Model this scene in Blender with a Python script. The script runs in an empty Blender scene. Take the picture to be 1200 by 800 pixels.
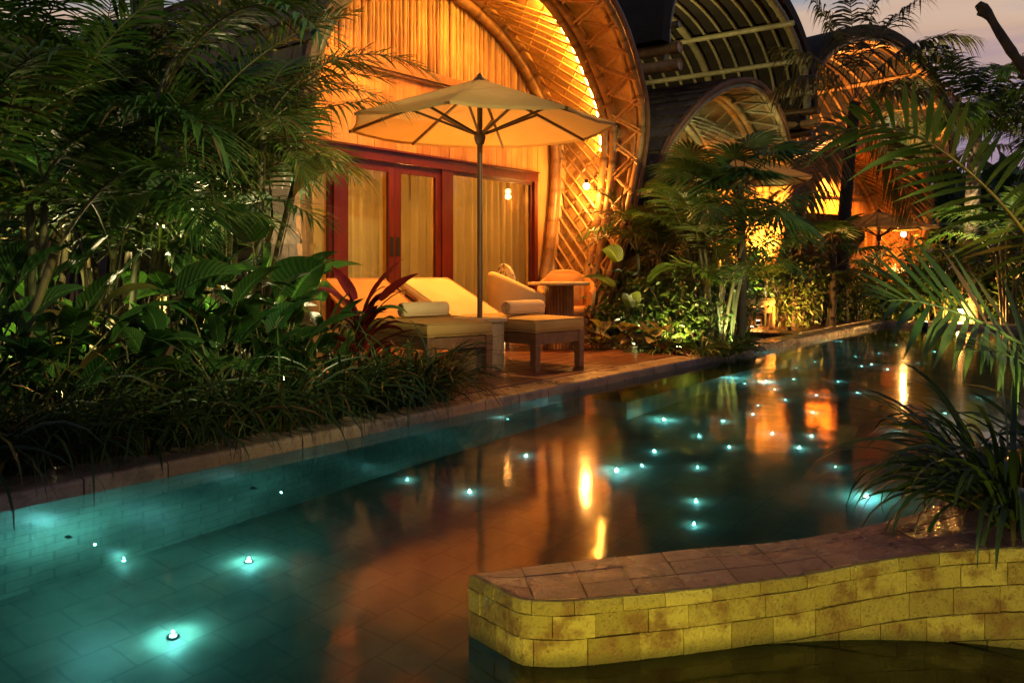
import bpy, bmesh, math, random
import numpy as np
from mathutils import Vector, Matrix

random.seed(7)
RNG = np.random.default_rng(11)
PI = math.pi
R = math.radians
S = bpy.context.scene
COL = S.collection

# ------------------------------------------------------------------ camera
H = 0.92          # camera height above the deck (deck top is z = 0)
HORIZON = 313.0   # row of the horizon in the 1200x800 photograph
cam_d = bpy.data.cameras.new("camera")
cam = bpy.data.objects.new("camera", cam_d)
COL.objects.link(cam)
cam.location = (0, 0, H)
cam.rotation_euler = (R(90), 0, 0)
cam_d.sensor_width = 36
cam_d.lens = 30
cam_d.shift_y = -(400 - HORIZON) / 1200
cam_d.clip_start = 0.05
cam_d.clip_end = 2000
S.camera = cam

# ------------------------------------------------------------------ world (dusk sky)
W = bpy.data.worlds.new("World")
S.world = W
W.use_nodes = True
nt = W.node_tree
nt.nodes.clear()
n_out = nt.nodes.new("ShaderNodeOutputWorld")
n_sky = nt.nodes.new("ShaderNodeTexSky")
n_sky.sky_type = 'NISHITA'
n_sky.sun_disc = False
n_sky.sun_elevation = R(1.0)
n_sky.sun_rotation = R(35)
n_bg1 = nt.nodes.new("ShaderNodeBackground")
n_bg1.inputs[1].default_value = 0.006
nt.links.new(n_sky.outputs[0], n_bg1.inputs[0])
n_tc = nt.nodes.new("ShaderNodeTexCoord")
n_sep = nt.nodes.new("ShaderNodeSeparateXYZ")
nt.links.new(n_tc.outputs["Generated"], n_sep.inputs[0])
n_map = nt.nodes.new("ShaderNodeMapping")
n_map.inputs["Scale"].default_value = (1.6, 1.6, 14)
nt.links.new(n_tc.outputs["Generated"], n_map.inputs[0])
n_noi = nt.nodes.new("ShaderNodeTexNoise")
n_noi.inputs["Scale"].default_value = 2.2
n_noi.inputs["Detail"].default_value = 5
nt.links.new(n_map.outputs[0], n_noi.inputs["Vector"])
n_m1 = nt.nodes.new("ShaderNodeMath"); n_m1.operation = 'MULTIPLY_ADD'
n_m1.inputs[1].default_value = 0.16
nt.links.new(n_noi.outputs["Fac"], n_m1.inputs[0])
nt.links.new(n_sep.outputs["Z"], n_m1.inputs[2])
n_rmp = nt.nodes.new("ShaderNodeValToRGB")
cr = n_rmp.color_ramp
stops = [(0.0, (.07, .055, .09)), (.15, (.10, .088, .15)), (.22, (.135, .112, .185)), (.28, (.19, .14, .17)), (.315, (.31, .21, .155)),
         (.345, (.33, .235, .18)), (.37, (.165, .17, .20)), (.41, (.12, .135, .18)), (.55, (.045, .05, .08)), (1, (.015, .019, .035))]
while len(cr.elements) < len(stops):
    cr.elements.new(0.5)
for e, (p, c) in zip(cr.elements, stops):
    e.position = p
    e.color = c + (1,)
nt.links.new(n_m1.outputs[0], n_rmp.inputs[0])
n_bg2 = nt.nodes.new("ShaderNodeBackground")
n_bg2.inputs[1].default_value = 1.05
nt.links.new(n_rmp.outputs[0], n_bg2.inputs[0])
n_add = nt.nodes.new("ShaderNodeAddShader")
nt.links.new(n_bg1.outputs[0], n_add.inputs[0])
nt.links.new(n_bg2.outputs[0], n_add.inputs[1])
nt.links.new(n_add.outputs[0], n_out.inputs[0])

# the sun has gone down: what is left is a faint wide glow from its side of the sky
sun_d = bpy.data.lights.new("sun", 'SUN')
sun_d.energy = 0.05
sun_d.angle = R(25)
sun_d.color = (1, .72, .5)
sun = bpy.data.objects.new("sun", sun_d)
COL.objects.link(sun)
sun.rotation_euler = (R(80), 0, R(145))

S.view_settings.view_transform = 'Standard'
S.view_settings.look = 'None'
S.view_settings.gamma = 1
S.view_settings.exposure = 0.85
S.view_settings.use_curve_mapping = False
S.render.engine = 'CYCLES'
S.cycles.use_denoising = True
try:
    S.cycles.denoiser = 'OPENIMAGEDENOISE'
except Exception:
    pass
S.cycles.use_light_tree = True
S.cycles.max_bounces = 8
S.cycles.diffuse_bounces = 3
S.cycles.glossy_bounces = 4
S.cycles.transmission_bounces = 6
S.cycles.transparent_max_bounces = 12
S.cycles.caustics_reflective = False
S.cycles.caustics_refractive = False
S.cycles.sample_clamp_indirect = 60
S.cycles.blur_glossy = 0.5

# ------------------------------------------------------------------ lamp powers
WARM = (1.0, .27, .03)
AMBER = (1.0, .45, .085)
GARDEN = (1.0, .80, .38)
CYAN = (.26, .88, .96)

# ------------------------------------------------------------------ material helpers
def mat_new(name):
    m = bpy.data.materials.new(name)
    m.use_nodes = True
    t = m.node_tree
    t.nodes.clear()
    out = t.nodes.new("ShaderNodeOutputMaterial")
    return m, t, out

def nn(t, kind, **kw):
    n = t.nodes.new(kind)
    for k, v in kw.items():
        if k in n.inputs:
            n.inputs[k].default_value = v
        else:
            setattr(n, k, v)
    return n

def ramp(t, stops):
    n = t.nodes.new("ShaderNodeValToRGB")
    r = n.color_ramp
    while len(r.elements) < len(stops):
        r.elements.new(.5)
    for e, (p, c) in zip(r.elements, stops):
        e.position = p
        e.color = tuple(c) + (1,)
    return n

def mix_col(t, fac, a, b, mode='MIX'):
    n = t.nodes.new("ShaderNodeMix")
    n.data_type = 'RGBA'
    n.blend_type = mode
    for sock, v in ((n.inputs[0], fac), (n.inputs[6], a), (n.inputs[7], b)):
        if hasattr(v, 'is_output'):
            t.links.new(v, sock)
        elif isinstance(v, (int, float)):
            sock.default_value = v
        else:
            sock.default_value = tuple(v) + (1,)
    return n.outputs[2]

def m_wood(name, c1, c2, rough=.5, scale=(1, 1, 1), grain=14, bump=.25, dirt=.35):
    """piece-to-piece tint from the 'var' attribute, grain from stretched noise"""
    m, t, out = mat_new(name)
    at = nn(t, "ShaderNodeAttribute", attribute_name="var")
    rp = ramp(t, [(0, c1), (1, c2)])
    t.links.new(at.outputs["Fac"], rp.inputs[0])
    tc = nn(t, "ShaderNodeTexCoord")
    mp = nn(t, "ShaderNodeMapping")
    mp.inputs["Scale"].default_value = scale
    t.links.new(tc.outputs["Object"], mp.inputs[0])
    no = nn(t, "ShaderNodeTexNoise", Scale=grain, Detail=6.0, Roughness=.65)
    t.links.new(mp.outputs[0], no.inputs["Vector"])
    no2 = nn(t, "ShaderNodeTexNoise", Scale=2.3, Detail=3.0)
    t.links.new(tc.outputs["Object"], no2.inputs["Vector"])
    g = ramp(t, [(.3, (1 - dirt,) * 3), (.7, (1.15,) * 3)])
    t.links.new(no.outputs["Fac"], g.inputs[0])
    g2 = ramp(t, [(.3, (.72, .70, .68)), (.65, (1.08,) * 3)])
    t.links.new(no2.outputs["Fac"], g2.inputs[0])
    c = mix_col(t, 1.0, rp.outputs[0], g.outputs[0], 'MULTIPLY')
    c = mix_col(t, 1.0, c, g2.outputs[0], 'MULTIPLY')
    b = nn(t, "ShaderNodeBsdfPrincipled")
    t.links.new(c, b.inputs["Base Color"])
    b.inputs["Roughness"].default_value = rough
    bp = nn(t, "ShaderNodeBump", Strength=bump, Distance=.01)
    t.links.new(no.outputs["Fac"], bp.inputs["Height"])
    t.links.new(bp.outputs[0], b.inputs["Normal"])
    t.links.new(b.outputs[0], out.inputs[0])
    return m

def m_leaf(name, c1, c2, rough=.38, trans=.25, spec=.5, veins=False, dead=True):
    m, t, out = mat_new(name)
    at = nn(t, "ShaderNodeAttribute", attribute_name="var")
    rp = ramp(t, [(0, c1), (.86, c2), (.95, (.13, .095, .03)), (1, (.11, .07, .03))] if dead else [(0, c1), (1, c2)])
    t.links.new(at.outputs["Fac"], rp.inputs[0])
    tc = nn(t, "ShaderNodeTexCoord")
    no = nn(t, "ShaderNodeTexNoise", Scale=5.0, Detail=4.0)
    t.links.new(tc.outputs["Object"], no.inputs["Vector"])
    g = ramp(t, [(.32, (.6, .62, .55)), (.7, (1.25, 1.2, 1.1))])
    t.links.new(no.outputs["Fac"], g.inputs[0])
    c = mix_col(t, 1.0, rp.outputs[0], g.outputs[0], 'MULTIPLY')
    b = nn(t, "ShaderNodeBsdfPrincipled")
    if veins:                      # midrib and side veins, and a brown ragged edge, on blades with UVs
        uv = nn(t, "ShaderNodeUVMap")
        sp = nn(t, "ShaderNodeSeparateXYZ")
        t.links.new(uv.outputs[0], sp.inputs[0])
        ab = nn(t, "ShaderNodeMath", operation='ABSOLUTE')
        t.links.new(sp.outputs["Y"], ab.inputs[0])
        m1 = nn(t, "ShaderNodeMath", operation='MULTIPLY_ADD')
        t.links.new(ab.outputs[0], m1.inputs[0]); m1.inputs[1].default_value = -.22
        t.links.new(sp.outputs["X"], m1.inputs[2])
        m2 = nn(t, "ShaderNodeMath", operation='MULTIPLY')
        t.links.new(m1.outputs[0], m2.inputs[0]); m2.inputs[1].default_value = 75.0
        m3 = nn(t, "ShaderNodeMath", operation='SINE')
        t.links.new(m2.outputs[0], m3.inputs[0])
        vr = ramp(t, [(.0, (.92, .92, .92)), (.55, (1, 1, 1)), (.96, (1.5, 1.45, 1.25))])
        t.links.new(m3.outputs[0], vr.inputs[0])
        c = mix_col(t, 1.0, c, vr.outputs[0], 'MULTIPLY')
        mid = ramp(t, [(0.0, (1, 1, 1)), (.05, (.7, .7, .7)), (.08, (0, 0, 0))])
        t.links.new(ab.outputs[0], mid.inputs[0])
        c = mix_col(t, mid.outputs[0], c, tuple(min(1, x * 2.2) for x in c2))
        n5 = nn(t, "ShaderNodeTexNoise", Scale=14.0, Detail=3.0)
        t.links.new(tc.outputs["Object"], n5.inputs["Vector"])
        ed = nn(t, "ShaderNodeMath", operation='MULTIPLY')
        t.links.new(ab.outputs[0], ed.inputs[0]); t.links.new(n5.outputs["Fac"], ed.inputs[1])
        er = ramp(t, [(.55, (0, 0, 0)), (.66, (1, 1, 1))])
        t.links.new(ed.outputs[0], er.inputs[0])
        c = mix_col(t, er.outputs[0], c, (.10, .065, .02))
        bp = nn(t, "ShaderNodeBump", Strength=.35, Distance=.004)
        t.links.new(m3.outputs[0], bp.inputs["Height"])
        t.links.new(bp.outputs[0], b.inputs["Normal"])
    t.links.new(c, b.inputs["Base Color"])
    b.inputs["Roughness"].default_value = rough
    b.inputs["Specular IOR Level"].default_value = spec
    tr = nn(t, "ShaderNodeBsdfTranslucent")
    c2_ = mix_col(t, 1.0, c, (1.3, 1.5, .6), 'MULTIPLY')
    t.links.new(c2_, tr.inputs[0])
    mx = nn(t, "ShaderNodeMixShader")
    mx.inputs[0].default_value = trans
    t.links.new(b.outputs[0], mx.inputs[1])
    t.links.new(tr.outputs[0], mx.inputs[2])
    t.links.new(mx.outputs[0], out.inputs[0])
    return m

def m_cloth(name, c1, c2=None, rough=.85, trans=0.0, weave=420, bump=.15, blotch=.12):
    m, t, out = mat_new(name)
    tc = nn(t, "ShaderNodeTexCoord")
    no = nn(t, "ShaderNodeTexNoise", Scale=3.5, Detail=4.0)
    t.links.new(tc.outputs["Object"], no.inputs["Vector"])
    rp = ramp(t, [(.3, c1), (.7, c2 or tuple(x * (1 - blotch) for x in c1))])
    t.links.new(no.outputs["Fac"], rp.inputs[0])
    wv = nn(t, "ShaderNodeTexNoise", Scale=float(weave), Detail=2.0)
    t.links.new(tc.outputs["Object"], wv.inputs["Vector"])
    no3 = nn(t, "ShaderNodeTexNoise", Scale=9.0, Detail=3.0)
    t.links.new(tc.outputs["Object"], no3.inputs["Vector"])
    b1 = nn(t, "ShaderNodeBump", Strength=bump, Distance=.002)
    t.links.new(wv.outputs["Fac"], b1.inputs["Height"])
    b2 = nn(t, "ShaderNodeBump", Strength=.3, Distance=.02)
    t.links.new(no3.outputs["Fac"], b2.inputs["Height"])
    t.links.new(b1.outputs[0], b2.inputs["Normal"])
    b = nn(t, "ShaderNodeBsdfPrincipled")
    b.inputs["Roughness"].default_value = rough
    b.inputs["Specular IOR Level"].default_value = .2
    t.links.new(rp.outputs[0], b.inputs["Base Color"])
    t.links.new(b2.outputs[0], b.inputs["Normal"])
    if trans:
        tr = nn(t, "ShaderNodeBsdfTranslucent")
        t.links.new(rp.outputs[0], tr.inputs[0])
        mx = nn(t, "ShaderNodeMixShader")
        mx.inputs[0].default_value = trans
        t.links.new(b.outputs[0], mx.inputs[1])
        t.links.new(tr.outputs[0], mx.inputs[2])
        t.links.new(mx.outputs[0], out.inputs[0])
    else:
        t.links.new(b.outputs[0], out.inputs[0])
    return m

def m_stone(name, c1, c2, c3, rough=.5, scale=6.0, bump=.5, var=.5, wet=0.0, waterline=None):
    """stone with 'var' tint per slab, mottling, and pits"""
    m, t, out = mat_new(name)
    at = nn(t, "ShaderNodeAttribute", attribute_name="var")
    rp = ramp(t, [(0, c1), (1, c2)])
    t.links.new(at.outputs["Fac"], rp.inputs[0])
    tc = nn(t, "ShaderNodeTexCoord")
    no = nn(t, "ShaderNodeTexNoise", Scale=scale, Detail=8.0, Roughness=.62)
    t.links.new(tc.outputs["Object"], no.inputs["Vector"])
    mk = ramp(t, [(.48, (0, 0, 0)), (.62, (1, 1, 1))])
    t.links.new(no.outputs["Fac"], mk.inputs[0])
    c = mix_col(t, mk.outputs[0], rp.outputs[0], c3)
    pit = nn(t, "ShaderNodeTexNoise", Scale=scale * 9, Detail=4.0, Roughness=.7)
    t.links.new(tc.outputs["Object"], pit.inputs["Vector"])
    pr = ramp(t, [(.30, (.25, .25, .25)), (.46, (1, 1, 1))])
    t.links.new(pit.outputs["Fac"], pr.inputs[0])
    c = mix_col(t, .8, c, pr.outputs[0], 'MULTIPLY')
    if waterline is not None:      # algae and lime left by the water, ragged upper edge
        geo = nn(t, "ShaderNodeNewGeometry")
        sp = nn(t, "ShaderNodeSeparateXYZ")
        t.links.new(geo.outputs["Position"], sp.inputs[0])
        ad = nn(t, "ShaderNodeMath", operation='MULTIPLY_ADD')
        t.links.new(no.outputs["Fac"], ad.inputs[0])
        ad.inputs[1].default_value = .06
        t.links.new(sp.outputs["Z"], ad.inputs[2])
        mr = nn(t, "ShaderNodeMapRange")
        mr.inputs[1].default_value = waterline; mr.inputs[2].default_value = waterline + .03
        mr.inputs[3].default_value = .75; mr.inputs[4].default_value = 0
        t.links.new(ad.outputs[0], mr.inputs[0])
        c = mix_col(t, mr.outputs[0], c, (.06, .06, .018))
    b = nn(t, "ShaderNodeBsdfPrincipled")
    t.links.new(c, b.inputs["Base Color"])
    if wet:
        wn = nn(t, "ShaderNodeTexNoise", Scale=4.0, Detail=4.0)
        t.links.new(tc.outputs["Object"], wn.inputs["Vector"])
        wr = ramp(t, [(.45, (rough,) * 3), (.6, (wet,) * 3)])
        t.links.new(wn.outputs["Fac"], wr.inputs[0])
        t.links.new(wr.outputs[0], b.inputs["Roughness"])
    else:
        b.inputs["Roughness"].default_value = rough
    bp = nn(t, "ShaderNodeBump", Strength=bump, Distance=.012)
    t.links.new(pit.outputs["Fac"], bp.inputs["Height"])
    t.links.new(bp.outputs[0], b.inputs["Normal"])
    t.links.new(b.outputs[0], out.inputs[0])
    return m

def m_tile(name, c1, c2, grout, bw, bh, rough=.4, squash=1.0):
    """pool tiles: a brick pattern on the UVs, which are in metres"""
    m, t, out = mat_new(name)
    uv = nn(t, "ShaderNodeUVMap")
    br = nn(t, "ShaderNodeTexBrick")
    br.inputs["Scale"].default_value = 1.0
    br.inputs["Brick Width"].default_value = bw
    br.inputs["Row Height"].default_value = bh
    br.inputs["Mortar Size"].default_value = .006
    br.inputs["Color1"].default_value = tuple(c1) + (1,)
    br.inputs["Color2"].default_value = tuple(c2) + (1,)
    br.inputs["Mortar"].default_value = tuple(grout) + (1,)
    t.links.new(uv.outputs[0], br.inputs[0])
    no = nn(t, "ShaderNodeTexNoise", Scale=3.0, Detail=7.0, Roughness=.6)
    t.links.new(uv.outputs[0], no.inputs["Vector"])
    g = ramp(t, [(.3, (.55, .58, .55)), (.7, (1.2, 1.2, 1.15))])
    t.links.new(no.outputs["Fac"], g.inputs[0])
    c = mix_col(t, 1.0, br.outputs["Color"], g.outputs[0], 'MULTIPLY')
    b = nn(t, "ShaderNodeBsdfPrincipled")
    b.inputs["Roughness"].default_value = rough
    t.links.new(c, b.inputs["Base Color"])
    t.links.new(b.outputs[0], out.inputs[0])
    return m

def m_emit(name, col, strength):
    m, t, out = mat_new(name)
    e = nn(t, "ShaderNodeEmission")
    e.inputs[0].default_value = tuple(col) + (1,)
    e.inputs[1].default_value = strength
    t.links.new(e.outputs[0], out.inputs[0])
    return m

def m_metal(name, c, rough=.4):
    m, t, out = mat_new(name)
    b = nn(t, "ShaderNodeBsdfPrincipled")
    b.inputs["Base Color"].default_value = tuple(c) + (1,)
    b.inputs["Metallic"].default_value = .8
    b.inputs["Roughness"].default_value = rough
    t.links.new(b.outputs[0], out.inputs[0])
    return m

def m_glass(name):
    m, t, out = mat_new(name)
    fr = nn(t, "ShaderNodeFresnel", IOR=1.6)
    tp = nn(t, "ShaderNodeBsdfTransparent")
    tp.inputs[0].default_value = (.86, .9, .86, 1)
    gl = nn(t, "ShaderNodeBsdfGlossy")
    gl.inputs["Roughness"].default_value = .02
    mx = nn(t, "ShaderNodeMixShader")
    geo = nn(t, "ShaderNodeNewGeometry")       # only the outer face of the thin pane mirrors
    sb = nn(t, "ShaderNodeMath", operation='SUBTRACT')
    sb.inputs[0].default_value = 1.0
    t.links.new(geo.outputs["Backfacing"], sb.inputs[1])
    ml_ = nn(t, "ShaderNodeMath", operation='MULTIPLY')
    t.links.new(fr.outputs[0], ml_.inputs[0])
    t.links.new(sb.outputs[0], ml_.inputs[1])
    t.links.new(ml_.outputs[0], mx.inputs[0])
    t.links.new(tp.outputs[0], mx.inputs[1])
    t.links.new(gl.outputs[0], mx.inputs[2])
    t.links.new(mx.outputs[0], out.inputs[0])
    return m

def m_water(name):
    m, t, out = mat_new(name)
    geo = nn(t, "ShaderNodeNewGeometry")
    mp = nn(t, "ShaderNodeMapping")
    mp.inputs["Scale"].default_value = (1, 1, 1)
    t.links.new(geo.outputs["Position"], mp.inputs[0])
    n1 = nn(t, "ShaderNodeTexNoise", Scale=1.7, Detail=2.0)
    n2 = nn(t, "ShaderNodeTexNoise", Scale=7.0, Detail=2.0)
    t.links.new(mp.outputs[0], n1.inputs["Vector"])
    t.links.new(mp.outputs[0], n2.inputs["Vector"])
    b1 = nn(t, "ShaderNodeBump", Strength=.10, Distance=.04)
    t.links.new(n1.outputs["Fac"], b1.inputs["Height"])
    b2 = nn(t, "ShaderNodeBump", Strength=.035, Distance=.02)
    t.links.new(n2.outputs["Fac"], b2.inputs["Height"])
    t.links.new(b1.outputs[0], b2.inputs["Normal"])
    fr = nn(t, "ShaderNodeFresnel", IOR=1.46)
    gl = nn(t, "ShaderNodeBsdfGlossy")
    gl.inputs["Roughness"].default_value = .085
    rf = nn(t, "ShaderNodeBsdfRefraction")
    rf.inputs["Color"].default_value = (.58, .78, .68, 1)
    rf.inputs["Roughness"].default_value = .0
    rf.inputs["IOR"].default_value = 1.33
    t.links.new(b2.outputs[0], gl.inputs["Normal"])
    t.links.new(b2.outputs[0], rf.inputs["Normal"])
    mx = nn(t, "ShaderNodeMixShader")
    t.links.new(fr.outputs[0], mx.inputs[0])
    t.links.new(rf.outputs[0], mx.inputs[1])
    t.links.new(gl.outputs[0], mx.inputs[2])
    t.links.new(mx.outputs[0], out.inputs[0])
    return m

M = {}
M['bamboo'] = m_wood('bamboo', (.16, .075, .022), (.54, .32, .115), .42, (1, 1, .35), 16, .15, .35)
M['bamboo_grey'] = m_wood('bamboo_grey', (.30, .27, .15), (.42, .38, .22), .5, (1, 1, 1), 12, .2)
M['cane'] = m_wood('cane', (.20, .095, .03), (.55, .33, .12), .45, (1, 1, .15), 20, .3, .45)
M['plank'] = m_wood('plank', (.42, .21, .065), (.60, .34, .12), .5, (1, 1, .12), 22, .2, .3)
M['mat'] = m_wood('woven_mat', (.34, .19, .07), (.46, .27, .10), .65, (3, 3, 3), 9, .4, .35)
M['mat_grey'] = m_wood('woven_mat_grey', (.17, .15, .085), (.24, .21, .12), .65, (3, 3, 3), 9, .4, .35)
M['strip'] = m_wood('bamboo_strip', (.30, .15, .05), (.52, .30, .11), .45, (1, 1, 1), 18, .2)
M['shingle'] = m_wood('shingle', (.075, .05, .038), (.20, .14, .10), .8, (1, 1, 1), 12, .4, .5)
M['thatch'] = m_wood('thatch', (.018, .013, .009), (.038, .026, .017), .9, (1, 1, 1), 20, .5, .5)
M['rim_wood'] = m_wood('rim_wood', (.20, .09, .035), (.30, .14, .055), .55, (1, 1, 1), 10, .3)
M['red_paint'] = m_wood('red_wood', (.088, .012, .008), (.12, .017, .011), .30, (1, 1, .2), 18, .12, .3)
M['teak'] = m_wood('teak', (.19, .088, .03), (.28, .14, .052), .5, (1, 1, 1), 16, .2)
M['deck'] = m_wood('deck_boards', (.115, .034, .016), (.20, .066, .03), .33, (.5, .5, 1), 22, .3, .45)
M['umb_wood'] = m_wood('umbrella_wood', (.11, .05, .022), (.15, .075, .034), .45, (1, 1, .3), 18, .15)
M['cream'] = m_cloth('cream_cloth', (.66, .52, .26), (.60, .46, .22))
M['olive'] = m_cloth('mattress_cloth', (.46, .30, .11), (.40, .25, .085))
M['towel'] = m_cloth('towel_cloth', (.60, .46, .28), (.52, .39, .23), .95, 0, 260, .5)
M['canvas'] = m_cloth('canvas', (.50, .34, .15), (.45, .30, .13), .9, .36)
M['curtain'] = m_cloth('curtain_cloth', (.64, .54, .32), (.58, .48, .27), .9, .45)
M['orange_cloth'] = m_cloth('orange_cloth', (.50, .23, .08), (.42, .19, .07))
M['table_top'] = m_wood('table_top', (.50, .38, .22), (.58, .45, .27), .4, (1, 1, 1), 10, .1)
M['ceramic'] = m_stone('cast_stone', (.45, .38, .22), (.5, .42, .26), (.38, .31, .17), .6, 5, .3)
M['coping'] = m_stone('coping_stone', (.27, .17, .12), (.36, .25, .18), (.20, .13, .09), .42, 7, .4, wet=.2)
M['facing'] = m_stone('travertine', (.24, .19, .05), (.46, .39, .12), (.20, .12, .04), .45, 12, .8, waterline=-.045)
M['cap'] = m_stone('capstone', (.32, .155, .095), (.44, .23, .145), (.19, .095, .06), .38, 5, .5, wet=.13)
M['grout'] = m_stone('grout', (.17, .13, .05), (.18, .14, .055), (.12, .09, .035), .9, 8, .3)
M['tile'] = m_tile('pool_tile', (.165, .19, .165), (.205, .23, .195), (.14, .165, .147), .20, .20)
M['wall_tile'] = m_tile('pool_wall_tile', (.18, .22, .19), (.23, .27, .23), (.14, .175, .155), .20, .10)
M['soil'] = m_stone('soil', (.035, .025, .016), (.045, .03, .02), (.02, .015, .01), .95, 3, .8)
M['glass'] = m_glass('pane_glass')
M['water'] = m_water('water')
M['dark'] = m_metal('dark_metal', (.03, .03, .03), .5)
M['black'] = m_cloth('black_slot', (.012, .01, .01))
M['leaf'] = m_leaf('palm_leaf', (.022, .065, .013), (.085, .14, .03))
M['leaf_old'] = m_leaf('palm_leaf_old', (.06, .065, .018), (.14, .105, .04), .5)
M['leaf_dark'] = m_leaf('leaf_dark', (.014, .05, .014), (.055, .105, .026), .33)
M['leaf_broad'] = m_leaf('leaf_broad', (.016, .06, .016), (.045, .105, .028), .34, .2)
M['blade'] = m_leaf('blade', (.016, .06, .016), (.05, .115, .03), .34, .22, veins=True)
M['blade_dark'] = m_leaf('blade_dark', (.012, .045, .014), (.038, .09, .024), .33, .2, veins=True)
M['blade_pale'] = m_leaf('blade_pale', (.16, .13, .06), (.30, .25, .13), .45, .25, veins=True)
M['blade_lime'] = m_leaf('blade_lime', (.05, .09, .014), (.10, .135, .03), .42, .3, veins=True)
M['leaf_lime'] = m_leaf('leaf_lime', (.05, .09, .014), (.10, .135, .03), .42, .3)
M['leaf_pale'] = m_leaf('leaf_pale', (.16, .13, .06), (.30, .25, .13), .45, .25)
M['leaf_red'] = m_leaf('leaf_red', (.055, .006, .010), (.15, .011, .016), .35, .3, dead=False)
M['leaf_grass'] = m_leaf('leaf_grass', (.014, .032, .010), (.05, .085, .024), .32, .15)
M['stem'] = m_wood('green_stem', (.05, .06, .018), (.13, .10, .035), .5, (1, 1, .3), 14, .2)
M['trunk'] = m_wood('palm_trunk', (.03, .021, .015), (.06, .042, .028), .85, (1, 1, 2.5), 12, .6, .55)
M['trunk_pale'] = m_wood('ringed_trunk', (.14, .10, .07), (.34, .25, .17), .8, (1, 1, 2), 10, .5)
M['bark'] = m_wood('bark', (.07, .045, .03), (.11, .07, .045), .85, (1, 1, 1), 14, .6)
M['pattern'] = m_stone('pillow_print', (.62, .56, .45), (.62, .56, .45), (.07, .05, .035), .85, 14, .1)
M['bulb'] = m_emit('bulb', (1, .62, .22), 34)
M['strip_light'] = m_emit('strip_light', (1, .44, .055), 150)
M['star'] = m_emit('pool_star', (.35, .95, 1.0), 14)
M['star_big'] = m_emit('pool_lamp', (.5, .98, 1.0), 40)
M['garden_bulb'] = m_emit('garden_bulb', (1, .8, .35), 30)

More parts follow.
